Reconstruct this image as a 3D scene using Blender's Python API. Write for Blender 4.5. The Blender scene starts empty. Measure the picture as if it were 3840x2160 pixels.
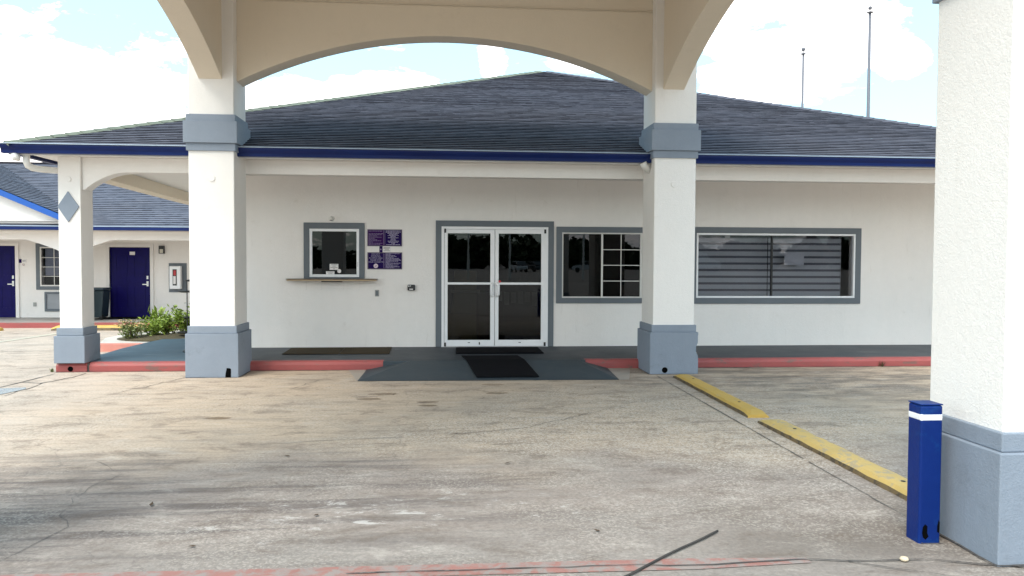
import bpy, bmesh, math, random
from mathutils import Vector, Matrix
random.seed(7)
S = bpy.context.scene
COL = S.collection
rad = math.radians

# ------------------------------------------------------------------ camera
YAW, PITCH, ROLL, H, FOC = 0.0844, -0.0334, 0.0045, 1.6, 2977.6
cy, sy, cp, sp = math.cos(YAW), math.sin(YAW), math.cos(PITCH), math.sin(PITCH)
F = Vector((sy * cp, cy * cp, sp)); Rt = Vector((cy, -sy, 0)); U = Rt.cross(F)
R2 = math.cos(ROLL) * Rt + math.sin(ROLL) * U; U2 = -math.sin(ROLL) * Rt + math.cos(ROLL) * U
cam = bpy.data.cameras.new("camera"); camo = bpy.data.objects.new("camera", cam); COL.objects.link(camo)
cam.sensor_width = 36; cam.lens = FOC / 3840 * 36; cam.clip_end = 2000; cam.clip_start = 0.05
camo.matrix_world = Matrix(((R2.x, U2.x, -F.x, 0), (R2.y, U2.y, -F.y, 0), (R2.z, U2.z, -F.z, H), (0, 0, 0, 1)))
S.camera = camo

# ------------------------------------------------------------------ light, sky, exposure
SUN_EL, SUN_AZ = 56, 215          # degrees; azimuth clockwise from +Y
EXPOSURE = 1.6
S.view_settings.view_transform = 'Standard'; S.view_settings.look = 'None'
S.view_settings.exposure = EXPOSURE; S.view_settings.gamma = 1
sd = bpy.data.lights.new("sun", 'SUN'); sd.energy = 1.05; sd.angle = rad(34); sd.color = (1, .95, .87)
so = bpy.data.objects.new("sun", sd); COL.objects.link(so)
d = Vector((math.sin(rad(SUN_AZ)) * math.cos(rad(SUN_EL)), math.cos(rad(SUN_AZ)) * math.cos(rad(SUN_EL)), math.sin(rad(SUN_EL))))
so.rotation_euler = d.to_track_quat('Z', 'Y').to_euler(); so.location = d * 60


class NT:
    """small node helper"""
    def __init__(s, tree): s.t = tree; s.n = tree.nodes; s.l = tree.links
    def node(s, typ, ins=None, **props):
        n = s.n.new(typ)
        for k, v in props.items(): setattr(n, k, v)
        if ins:
            for k, v in ins.items():
                if v is None: continue
                sock = n.inputs[k]
                if isinstance(v, bpy.types.NodeSocket): s.l.new(v, sock)
                else:
                    if hasattr(sock.default_value, '__len__') and not isinstance(v, (float, int)):
                        v = tuple(v)
                        if len(sock.default_value) == 4 and len(v) == 3: v = v + (1,)
                    sock.default_value = v
        return n
    def m(s, op, a, b=0.0, c=None, clamp=False):
        n = s.node('ShaderNodeMath', {0: a, 1: b}, operation=op, use_clamp=clamp)
        if c is not None:
            if isinstance(c, bpy.types.NodeSocket): s.l.new(c, n.inputs[2])
            else: n.inputs[2].default_value = c
        return n.outputs[0]
    def mix(s, f, a, b, mode='MIX'):
        n = s.n.new('ShaderNodeMix'); n.data_type = 'RGBA'; n.blend_type = mode
        for i, v in ((0, f), (6, a), (7, b)):
            if isinstance(v, bpy.types.NodeSocket): s.l.new(v, n.inputs[i])
            elif i == 0: n.inputs[0].default_value = v
            else: n.inputs[i].default_value = tuple(v) + ((1,) if len(v) == 3 else ())
        return n.outputs[2]
    def ramp(s, f, lo, hi):
        n = s.node('ShaderNodeMapRange', {0: f, 1: lo, 2: hi, 3: 0.0, 4: 1.0}); n.interpolation_type = 'SMOOTHSTEP'
        return n.outputs[0]
    def obj(s): return s.node('ShaderNodeTexCoord').outputs['Object']
    def scale(s, vec, sc, loc=(0, 0, 0), rot=(0, 0, 0)):
        return s.node('ShaderNodeMapping', {'Vector': vec, 'Scale': sc, 'Location': loc, 'Rotation': rot}).outputs[0]
    def noise(s, vec, sc, det=4, rough=.55, dist=0.0):
        return s.node('ShaderNodeTexNoise', {'Vector': vec, 'Scale': float(sc), 'Detail': float(det), 'Roughness': rough, 'Distortion': dist}).outputs[0]
    def voro(s, vec, sc, out='Distance', feature='F1', rand=1.0):
        return s.node('ShaderNodeTexVoronoi', {'Vector': vec, 'Scale': float(sc), 'Randomness': rand}, feature=feature).outputs[out]
    def bump(s, h, st, dist=.01):
        return s.node('ShaderNodeBump', {'Height': h, 'Strength': st, 'Distance': dist}).outputs[0]


def mat(name, fn=None, col=(.5, .5, .5), rough=.6, metal=0.0, spec=.5, emit=None):
    m = bpy.data.materials.new(name); m.use_nodes = True
    T = NT(m.node_tree); b = T.n['Principled BSDF']
    b.inputs['Base Color'].default_value = tuple(col) + (1,)
    b.inputs['Roughness'].default_value = rough; b.inputs['Metallic'].default_value = metal
    b.inputs['Specular IOR Level'].default_value = spec
    if fn: fn(T, b)
    return m


def setin(T, b, **kw):
    names = dict(color='Base Color', rough='Roughness', normal='Normal')
    for k, v in kw.items(): T.l.new(v, b.inputs[names[k]])


# world: Nishita sky with procedural clouds
w = bpy.data.worlds.new("World"); S.world = w; w.use_nodes = True
T = NT(w.node_tree); bg = T.n['Background']
sky = T.node('ShaderNodeTexSky'); sky.sky_type = 'NISHITA'; sky.sun_disc = False
sky.sun_elevation = rad(SUN_EL); sky.sun_rotation = rad(SUN_AZ); sky.air_density = 1.2; sky.dust_density = 2.0; sky.ozone_density = 2.0
gen = T.node('ShaderNodeTexCoord').outputs['Generated']
sep = T.node('ShaderNodeSeparateXYZ', {0: gen}).outputs
hz = T.m('MAXIMUM', sep[2], 0.0)
den = T.m('ADD', hz, 0.22)
px_ = T.m('DIVIDE', sep[0], den); py_ = T.m('DIVIDE', sep[1], den)
pv = T.node('ShaderNodeCombineXYZ', {0: px_, 1: py_, 2: T.m('MULTIPLY', hz, 2.0)}).outputs[0]
pv = T.scale(pv, (1, 1, 1), (2.3, .7, 0))
n1 = T.noise(pv, 1.05, 9, .58, .2); n2 = T.noise(pv, 6.5, 9, .68, .3)
cl = T.m('ADD', T.m('MULTIPLY', n1, .62), T.m('MULTIPLY', n2, .38))
yy_ = T.m('MAXIMUM', sep[1], .05); cu_ = T.m('DIVIDE', sep[0], yy_); cv_ = T.m('DIVIDE', sep[2], yy_)
bias = T.m('MULTIPLY', T.ramp(sep[1], -.1, .25), -.075)        # clearer sky to the north, broken by cloud banks
for (bu, bv, ru, rv, amp) in [(-0.47, 0.149, 0.153, 0.102, 0.2), (-0.516, 0.285, 0.022, 0.017, 0.13), (-0.078, 0.217, 0.064, 0.027, 0.12), (0.057, 0.252, 0.02, 0.03, 0.1), (-0.204, 0.197, 0.062, 0.029, 0.12), (0.45, 0.288, 0.178, 0.076, 0.17), (0.598, 0.266, 0.044, 0.031, 0.1), (0.165, 0.25, 0.046, 0.015, 0.09), (0.387, 0.233, 0.074, 0.023, 0.1)]:
    q1 = T.m('DIVIDE', T.m('SUBTRACT', cu_, bu), ru); q2 = T.m('DIVIDE', T.m('SUBTRACT', cv_, bv), rv)
    gb = T.m('SUBTRACT', 1.35, T.m('ADD', T.m('MULTIPLY', q1, q1), T.m('MULTIPLY', q2, q2)), clamp=True)
    bias = T.m('ADD', bias, T.m('MULTIPLY', gb, amp))
cl = T.m('ADD', cl, bias)
mask = T.ramp(cl, .50, .545)
shade = T.ramp(T.noise(T.scale(pv, (1, 1, 1), (.12, .2, .1)), 2.6, 6, .55), .35, .62)
ccol = T.mix(shade, (7.6, 7.9, 8.4), (12.0, 11.3, 10.7))
skc = T.mix(.45, T.mix(1.0, sky.outputs[0], (1.0, 1.12, 1.05), 'MULTIPLY'), (3.3, 5.2, 6.0))
colr = T.mix(mask, skc, ccol)
T.l.new(colr, bg.inputs[0]); bg.inputs[1].default_value = 0.1

# ------------------------------------------------------------------ materials
def stucco(col, var=.06, bump=.35, sc=1.0, dirt_amt=.14):
    def f(T, b):
        o = T.obj()
        n = T.noise(o, 1.1, 5, .6); n2 = T.noise(o, 9, 4, .6)
        n3 = T.noise(o, 60 * sc, 3, .7); n4 = T.noise(T.scale(o, (2.5, 2.5, .35)), 1.6, 5, .65)
        k = T.m('ADD', T.m('MULTIPLY', n, var), T.m('MULTIPLY', n2, var * .7))
        k = T.m('ADD', k, T.m('MULTIPLY', n4, var * .8))
        k = T.m('ADD', k, T.m('MULTIPLY', n3, var * .55))
        k = T.m('ADD', k, 1 - var * 1.55)
        c = T.mix(1.0, col, T.node('ShaderNodeCombineColor', {0: k, 1: k, 2: T.m('SUBTRACT', T.m('MULTIPLY', k, 1.02), .02)}).outputs[0], 'MULTIPLY')
        dirt = T.m('MULTIPLY', T.m('MAXIMUM', T.ramp(T.noise(o, 3.3, 9, .74), .58, .72), T.ramp(T.noise(T.scale(o, (4, 4, .5), (3, 1, 2)), 2.4, 8, .72), .60, .74)), dirt_amt)
        c = T.mix(dirt, c, (col[0] * .62, col[1] * .58, col[2] * .52))
        h = T.m('ADD', T.noise(o, 95 * sc, 3, .6), T.m('MULTIPLY', T.noise(o, 22 * sc, 3, .6), .8))
        setin(T, b, color=c, normal=T.bump(h, bump, .012))
    return f


M = {}
M['white'] = mat('white_stucco', stucco((.83, .795, .76)), rough=.85, spec=.2)
M['wallw'] = mat('wall_stucco', stucco((.88, .84, .80), .08, .35, 1.0, .2), rough=.85, spec=.2)
M['beam'] = mat('canopy_stucco', stucco((.76, .665, .54), .05, .25), rough=.85, spec=.2)
M['blue_grey'] = mat('blue_grey_stucco', stucco((.235, .272, .328), .16, .3, 1.0, .34), rough=.7, spec=.3)
M['trim'] = mat('grey_trim', stucco((.145, .165, .185), .12, .1), rough=.6, spec=.3)
M['white_metal'] = mat('white_metal', stucco((.88, .88, .89), .05, .02), rough=.4)
M['white_pvc'] = mat('white_pvc', stucco((.74, .72, .68), .08, .02), rough=.45)


def gut(T, b):
    o = T.obj(); n = T.noise(T.scale(o, (.5, .5, 3)), 3, 4)
    c = T.mix(n, (.002, .007, .060), (.004, .022, .13))
    setin(T, b, color=c, rough=T.m('ADD', T.m('MULTIPLY', n, .25), .22))


M['gutter'] = mat('navy_gutter', gut, rough=.3, spec=.22)
M['lip'] = mat('gutter_lip', stucco((.34, .42, .52), .35, .02), rough=.35)
M['rake'] = mat('blue_rake', stucco((.004, .085, .38), .1, .02), rough=.4)


def door_blue(T, b):
    o = T.obj(); n = T.noise(o, 5, 5)
    setin(T, b, color=T.mix(n, (.003, .001, .062), (.005, .002, .11)), rough=T.m('ADD', T.m('MULTIPLY', n, .2), .3))


M['door_blue'] = mat('blue_door_paint', door_blue, spec=.15)


def shingle(ca, cb):
    def f(T, b):
        o = T.obj()
        cell = T.node('ShaderNodeTexVoronoi', {'Vector': T.scale(o, (5.5, 8.5, 8.5)), 'Scale': 1.0}, feature='F1').outputs['Color']
        v = T.node('ShaderNodeSeparateColor', {0: cell}).outputs[0]
        g = T.noise(o, 160, 2, .7); big = T.noise(o, .6, 5, .6)
        c = T.mix(T.m('ADD', T.m('MULTIPLY', v, .65), .15), ca, cb)
        c = T.mix(T.m('MULTIPLY', T.ramp(big, .35, .7), .35), c, (ca[0] * 1.15, ca[1] * 1.0, ca[2] * .85))
        k = T.m('ADD', T.m('MULTIPLY', g, .7), .65)
        c = T.mix(1.0, c, T.node('ShaderNodeCombineColor', {0: k, 1: k, 2: k}).outputs[0], 'MULTIPLY')
        setin(T, b, color=c, normal=T.bump(g, .5, .004))
    return f


M['shingle'] = mat('asphalt_shingle', shingle((.070, .073, .095), (.125, .126, .158)), rough=.9, spec=.25)
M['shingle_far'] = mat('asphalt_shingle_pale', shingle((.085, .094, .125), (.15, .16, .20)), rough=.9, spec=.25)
M['butt'] = mat('shingle_butt', shingle((.010, .010, .016), (.03, .03, .04)), rough=.95, spec=.1)  # shadow line of each shingle course put into this dark colour
M['cap'] = mat('hip_cap_shingle', shingle((.12, .14, .11), (.2, .22, .17)), rough=.9)


def region(T, sx, sy, cx, cyy, rx, ry):
    a = T.m('DIVIDE', T.m('SUBTRACT', sx, cx), rx); b_ = T.m('DIVIDE', T.m('SUBTRACT', sy, cyy), ry)
    return T.m('SUBTRACT', 1.0, T.m('ADD', T.m('MULTIPLY', a, a), T.m('MULTIPLY', b_, b_)), clamp=True)


def concrete(T, b):
    o = T.obj(); sx, sy, sz = T.node('ShaderNodeSeparateXYZ', {0: o}).outputs
    wob = T.noise(o, .5, 4, .6)
    syw = T.m('ADD', sy, T.m('MULTIPLY', T.m('SUBTRACT', wob, .5), 3.2))
    sxw = T.m('ADD', sx, T.m('MULTIPLY', T.m('SUBTRACT', T.noise(T.scale(o, (1, 1, 1), (9, 4, 0)), .5, 4, .6), .5), 3.0))
    far = T.ramp(syw, 5.6, 7.4)  # canopy shade put into the colour: greyer near, brighter beyond
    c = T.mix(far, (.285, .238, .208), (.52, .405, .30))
    # bleached area left of the canopy, open-sky brightness also put into the colour
    left = T.ramp(T.m('MULTIPLY', sxw, -1.0), 2.2, 5.2)
    c = T.mix(T.m('MULTIPLY', left, .75), c, (.57, .475, .40))
    big = T.noise(o, .9, 7, .65)
    c = T.mix(T.m('MULTIPLY', T.ramp(big, .42, .68), .28), c, (.25, .235, .215))
    # long tyre / water streaks along x
    st = T.noise(T.scale(o, (.22, 2.6, 1), (3, 1, 0)), 2.0, 6, .62, .3)
    stm = region(T, sxw, syw, -2.9, 5.2, 4.2, 1.9)
    c = T.mix(T.m('MULTIPLY', T.m('MULTIPLY', T.ramp(st, .45, .60), T.m('ADD', stm, .16)), .8), c, (.115, .095, .088))
    st2 = T.noise(T.scale(o, (.45, 3.8, 1), (7, 5, 0)), 2.2, 7, .68, .4)
    c = T.mix(T.m('MULTIPLY', T.ramp(st2, .5, .66), .30), c, (.24, .215, .19))
    # dark grime by the right-hand kerb
    gm = region(T, sxw, syw, 5.4, 10.4, 4.2, 2.0)
    gn = T.noise(T.scale(o, (.8, 1.9, 1)), 1.8, 7, .65)
    c = T.mix(T.m('MULTIPLY', T.m('MULTIPLY', T.ramp(gn, .36, .62), gm), .85), c, (.135, .118, .105))
    gm2 = region(T, sxw, syw, 3.0, 4.4, 1.7, .8)
    c = T.mix(T.m('MULTIPLY', gm2, .9), c, (.13, .10, .078))
    # grey film in front of the camera, with canopy shade put into the colour
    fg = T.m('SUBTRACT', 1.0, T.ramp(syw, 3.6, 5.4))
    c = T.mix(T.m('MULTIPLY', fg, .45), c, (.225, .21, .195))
    # chalky worn paint
    ch = T.noise(T.scale(o, (1.1, 2.2, 1), (1, 8, 0)), 4.2, 10, .78, 1.0)
    cm = T.m('ADD', region(T, sx, sy, .35, 5.2, 1.9, .75), T.m('MULTIPLY', region(T, sx, sy, -1.2, 4.9, 1.3, .7), .8))
    c = T.mix(T.m('MULTIPLY', T.ramp(T.m('ADD', ch, T.m('MULTIPLY', cm, .12)), .665, .76), .6), c, (.60, .57, .54))
    # brown spots near the entrance
    sp_ = T.node('ShaderNodeTexVoronoi', {'Vector': T.scale(o, (1.0, 1.9, 1)), 'Scale': 1.35}, feature='F1')
    rnd = T.node('ShaderNodeSeparateColor', {0: sp_.outputs['Color']}).outputs[0]
    dist = T.m('ADD', sp_.outputs['Distance'], T.m('MULTIPLY', T.m('SUBTRACT', T.noise(o, 9, 4, .6), .5), .18))
    spot = T.m('SUBTRACT', 1.0, T.ramp(T.m('SUBTRACT', dist, T.m('MULTIPLY', T.m('SUBTRACT', rnd, .30), .34)), 0.0, .05))
    sm = T.m('MULTIPLY', region(T, sx, sy, -.6, 8.9, 3.4, 1.9), 1.6, clamp=True)
    c = T.mix(T.m('MULTIPLY', T.m('MULTIPLY', spot, sm), .85), c, (.17, .11, .06))
    # exposed aggregate
    ag = T.voro(o, 78, 'Color'); agv = T.node('ShaderNodeSeparateColor', {0: ag}).outputs[0]
    am = T.m('ADD', T.m('MULTIPLY', T.ramp(T.noise(T.scale(o, (1, 1, 1), (4, 2, 0)), .8, 4), .42, .6), .45),
             T.m('MULTIPLY', region(T, sxw, syw, 2.2, 7.6, 2.8, 2.6), .9), clamp=True)
    c = T.mix(T.m('MULTIPLY', T.ramp(agv, .62, .78), T.m('MULTIPLY', am, .55)), c, (.62, .56, .49))
    c = T.mix(T.m('MULTIPLY', T.m('SUBTRACT', 1.0, T.ramp(agv, .1, .28)), T.m('MULTIPLY', am, .62)), c, (.19, .15, .12))
    mot = T.noise(T.scale(o, (.8, 1.5, 1), (2, 9, 0)), 2.6, 10, .74, .5)
    c = T.mix(T.m('MULTIPLY', T.ramp(mot, .50, .64), .5), c, (.14, .105, .082))
    c = T.mix(T.m('MULTIPLY', T.m('SUBTRACT', 1.0, T.ramp(mot, .34, .47)), .30), c, (.58, .52, .46))
    fine = T.noise(o, 34, 5, .75)
    k = T.m('ADD', T.m('MULTIPLY', fine, 1.1), .45)
    c = T.mix(1.0, c, T.node('ShaderNodeCombineColor', {0: k, 1: k, 2: k}).outputs[0], 'MULTIPLY')
    # pits and specks
    pit = T.noise(o, 13, 8, .8)
    c = T.mix(T.m('MULTIPLY', T.ramp(pit, .66, .72), .55), c, (.1, .088, .08))
    c = T.mix(T.m('MULTIPLY', T.ramp(T.noise(T.scale(o, (1, 1, 1), (5, 5, 5)), 17, 8, .8), .68, .73), .6), c, (.7, .68, .65))
    cr = T.node('ShaderNodeTexVoronoi', {'Vector': T.node('ShaderNodeVectorMath', {0: o, 1: T.node('ShaderNodeTexNoise', {'Vector': o, 'Scale': 1.7, 'Detail': 6.0}).outputs[1]}, operation='ADD').outputs[0], 'Scale': .27}, feature='DISTANCE_TO_EDGE').outputs['Distance']
    c = T.mix(T.m('MULTIPLY', T.m('SUBTRACT', 1.0, T.ramp(cr, .0006, .0024)), .32), c, (.12, .10, .09))
    hgt = T.m('ADD', T.m('MULTIPLY', fine, .6), T.m('MULTIPLY', agv, T.m('MULTIPLY', am, .6)))
    setin(T, b, color=c, normal=T.bump(hgt, .45, .006), rough=T.m('ADD', T.m('MULTIPLY', big, .3), .62))


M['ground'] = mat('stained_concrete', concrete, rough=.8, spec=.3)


def painted(col, wear, wcol, sc=3.0, strl=(1, 1, 1), lo=.6, hi=.66, amt=.8, rough=.55):
    def f(T, b):
        o = T.obj(); n = T.noise(o, 2.2, 6, .65)
        c = T.mix(n, tuple(x * .72 for x in col), tuple(min(1, x * 1.3) for x in col))
        c = T.mix(T.m('MULTIPLY', T.noise(T.scale(o, (.5, 3, 3)), 5, 5), .25), c, tuple(x * .5 for x in col))
        wr = T.noise(T.scale(o, strl), sc, 9, .72, .4)
        c = T.mix(T.m('MULTIPLY', T.ramp(wr, lo, hi), amt * wear), c, wcol)
        setin(T, b, color=c, normal=T.bump(T.noise(o, 40, 4, .7), .3, .006), rough=T.m('ADD', T.m('MULTIPLY', n, .3), rough - .12))
    return f


M['walk'] = mat('slate_floor_paint', painted((.034, .044, .055), 1, (.30, .29, .28), 2.4, (.6, 3.5, 1), .62, .70, .6), rough=.5)
M['walkblue'] = mat('slate_blue_floor_paint', painted((.055, .095, .13), 1, (.30, .38, .42), 1.6, (.6, 1.6, 1), .56, .74, .5), rough=.5)
M['ramp'] = mat('ramp_paint', painted((.034, .050, .062), 1, (.36, .34, .31), 5, (1, 2, 1), .66, .71, .7), rough=.5)
M['red'] = mat('red_kerb_paint', painted((.34, .078, .074), 1, (.16, .10, .085), 5.5, (.7, 1, 2), .53, .62, .75), rough=.6)
M['redfar'] = mat('red_kerb_faded', painted((.60, .24, .19), .5, (.6, .5, .42), 4, (1, 1, 2), .55, .7, .6), rough=.6)
M['redpale'] = mat('red_line_faded', painted((.33, .155, .13), 1, (.27, .24, .22), 9, (1, 1, 1), .42, .58, .9), rough=.7)
M['paleline'] = mat('pale_road_line', painted((.62, .58, .46), 1, (.4, .37, .33), 4, (1, 1, 1), .5, .65, .6), rough=.7)
M['yellow'] = mat('yellow_stop_paint', painted((.58, .37, .08), 1, (.42, .36, .26), 9, (1, 1, 1), .60, .66, .7), rough=.65)
M['yellowworn'] = mat('yellow_stop_worn', painted((.57, .40, .13), 1, (.36, .30, .21), 11, (1, .8, 1), .52, .6, .8), rough=.65)
M['bollard'] = mat('bollard_blue', painted((.002, .021, .155), 1, (.01, .09, .28), 3, (1, 1, 1), .5, .7, .5, .4), rough=.5, spec=.2)
M['band'] = mat('reflective_white', stucco((.82, .82, .84), .08, .02), rough=.35)
M['cream_conc'] = mat('pale_concrete', painted((.62, .58, .52), .7, (.36, .33, .3), 5, (1, 1, 1), .6, .7, .6), rough=.8)
M['flare'] = mat('flare_concrete', painted((.38, .33, .28), .7, (.24, .2, .17), 5, (1, 1, 1), .55, .7, .6), rough=.8)
M['grey_conc'] = mat('grey_concrete', painted((.32, .30, .28), .7, (.18, .17, .16), 4, (.6, 2, 1), .55, .7, .6), rough=.8)
M['darkfoot'] = mat('dark_yellow', painted((.16, .11, .05), 1, (.05, .04, .03), 9, (1, 1, 1), .45, .6, .9), rough=.8)  # darker tone for the low side faces of the wheel stops
M['crack'] = mat('dark_joint', painted((.075, .065, .058), 1, (.2, .18, .16), 6, (1, 1, 1), .56, .64, .8), rough=.9)
M['patch'] = mat('wet_patch', painted((.40, .42, .43), 1, (.35, .36, .36), 3, (1, 1, 1), .5, .65, .7, .25), rough=.25)


def matrib(ca, cb, sc, ax):
    def f(T, b):
        o = T.obj()
        wv = T.node('ShaderNodeTexWave', {'Vector': o, 'Scale': float(sc), 'Distortion': .3}, bands_direction=ax).outputs['Color']
        n = T.noise(o, 6, 6, .7)
        c = T.mix(n, ca, cb)
        setin(T, b, color=c, normal=T.bump(wv, .8, .004))
    return f


M['matblack'] = mat('black_rubber_mat', matrib((.003, .003, .005), (.009, .009, .011), 22, 'X'), rough=.95, spec=.08)
M['matbrown'] = mat('brown_mat', matrib((.045, .034, .022), (.09, .07, .045), 30, 'Y'), rough=.95, spec=.1)
M['black'] = mat('black_plastic', stucco((.012, .012, .014), .2, .05), rough=.35)
M['iron'] = mat('black_iron', stucco((.012, .011, .011), .3, .1), rough=.5)
M['hole'] = mat('dark_opening', stucco((.004, .004, .004), .1, .02), rough=1, spec=0)
M['steel'] = mat('brushed_steel', stucco((.62, .62, .62), .1, .02), rough=.28, metal=.9)
M['greyplate'] = mat('grey_cover_plate', stucco((.34, .34, .32), .15, .05), rough=.5)
M['grille'] = mat('grille_paint', stucco((.42, .44, .47), .1, .02), rough=.5)
M['purple'] = mat('purple_sign', stucco((.016, .005, .075), .15, .02), rough=.7, spec=.1)
M['purple2'] = mat('violet_sign', stucco((.040, .008, .085), .2, .02), rough=.7, spec=.1)
M['signrim'] = mat('sign_rim', stucco((.10, .07, .12), .2, .02), rough=.4)
M['ink'] = mat('sign_lettering', stucco((.40, .36, .50), .1, .02), rough=.5)
M['inkdim'] = mat('sign_lettering_dim', stucco((.26, .19, .34), .1, .02), rough=.5)
M['dark_ink'] = mat('dark_lettering', stucco((.05, .03, .04), .1, .02), rough=.5)
M['paper'] = mat('white_paper', stucco((.80, .77, .76), .06, .02), rough=.6)
M['pink'] = mat('pink_disc', stucco((.72, .60, .66), .06, .02), rough=.5)
M['shelf'] = mat('tan_shelf_laminate', stucco((.46, .335, .21), .2, .05), rough=.5)
M['shelfdark'] = mat('shelf_underside', stucco((.10, .07, .05), .2, .05), rough=.6)
M['bin'] = mat('green_bin_plastic', stucco((.012, .028, .036), .2, .05), rough=.4)
M['binlid'] = mat('bin_lid_plastic', stucco((.03, .05, .065), .2, .05), rough=.4)
M['shade'] = mat('grey_zebra_shade', stucco((.42, .445, .46), .12, .05), rough=.8)
M['shadeback'] = mat('dark_shade_gap', stucco((.10, .105, .125), .12, .05), rough=.8)
M['curtain'] = mat('motel_curtain', stucco((.30, .33, .40), .15, .1), rough=.9)
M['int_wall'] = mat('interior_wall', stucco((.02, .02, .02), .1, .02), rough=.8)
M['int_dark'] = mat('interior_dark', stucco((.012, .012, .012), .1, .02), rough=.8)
M['int_counter'] = mat('counter_laminate', stucco((.62, .54, .34), .15, .02), rough=.5)
M['int_wood'] = mat('counter_wood', stucco((.20, .10, .075), .3, .02), rough=.5)
M['teal'] = mat('teal_partition', stucco((.015, .07, .08), .3, .05), rough=.6)
M['lampglass'] = mat('frosted_lamp', stucco((.6, .56, .46), .1, .02), rough=.3)
M['redplastic'] = mat('red_plastic', stucco((.45, .015, .02), .1, .02), rough=.4)
M['pole'] = mat('pole_metal', stucco((.13, .135, .16), .15, .02), rough=.6)
M['soil'] = mat('planting_soil', stucco((.09, .075, .04), .5, .5), rough=.95)
M['tyre'] = mat('tyre_rubber', stucco((.02, .02, .02), .2, .1), rough=.8)
M['carglass'] = mat('car_glass', stucco((.02, .025, .03), .1, .0), rough=.1)
M['carpaint'] = mat('silver_car_paint', stucco((.6, .61, .63), .05, .0), rough=.25)
M['cardark'] = mat('dark_car_paint', stucco((.05, .055, .06), .05, .0), rough=.2)
M['rope'] = mat('black_cord', matrib((.012, .012, .015), (.10, .09, .08), 60, 'X'), rough=.9)


def leafm(a, b_, tr=.25):
    def f(T, b):
        o = T.obj(); n = T.noise(o, 7, 4); n2 = T.noise(o, 90, 2)
        c = T.mix(T.m('ADD', T.m('MULTIPLY', n, .6), T.m('MULTIPLY', n2, .4)), a, b_)
        setin(T, b, color=c)
        b.inputs['Subsurface Weight'].default_value = 0
    return f


M['leaf'] = mat('bright_leaf', leafm((.11, .19, .02), (.36, .47, .07)), rough=.5)
M['leafdk'] = mat('dark_leaf', leafm((.06, .09, .02), (.20, .25, .06)), rough=.5)
M['flower'] = mat('pale_flower', leafm((.55, .38, .18), (.75, .55, .32)), rough=.6)
M['stem'] = mat('plant_stem', leafm((.05, .035, .015), (.10, .08, .03)), rough=.8)
M['leafdry'] = mat('dry_leaf', leafm((.03, .02, .012), (.12, .07, .035)), rough=.8)
M['treeleaf'] = mat('tree_leaf', leafm((.015, .03, .01), (.045, .07, .02)), rough=.7)
M['pebble'] = mat('pale_pebble', stucco((.62, .52, .38), .2, .2), rough=.8)


def glass(name, tint, refl=1.0):
    m = bpy.data.materials.new(name); m.use_nodes = True
    T = NT(m.node_tree); T.n.remove(T.n['Principled BSDF']); out = T.n['Material Output']
    fr = T.node('ShaderNodeFresnel', {'IOR': 1.52}).outputs[0]
    geo = T.node('ShaderNodeNewGeometry').outputs['Backfacing']
    fac = T.m('MULTIPLY', T.m('MULTIPLY', fr, refl), T.m('SUBTRACT', 1.0, geo), clamp=True)
    tr = T.node('ShaderNodeBsdfTransparent', {0: tint}).outputs[0]
    wav = T.bump(T.noise(T.obj(), 2.2, 2), .02, .01)
    gl = T.node('ShaderNodeBsdfGlossy', {'Color': (1, 1, 1), 'Roughness': .0, 'Normal': wav}).outputs[0]
    mx = T.node('ShaderNodeMixShader', {0: fac, 1: tr, 2: gl}).outputs[0]
    T.l.new(mx, out.inputs[0]); return m


M['glass'] = glass('tinted_glass', (.40, .39, .35), .85)
M['glass_dark'] = glass('dark_glass', (.16, .17, .18), .8)
M['glass_win'] = glass('window_glass', (.80, .80, .82), .75)

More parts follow.
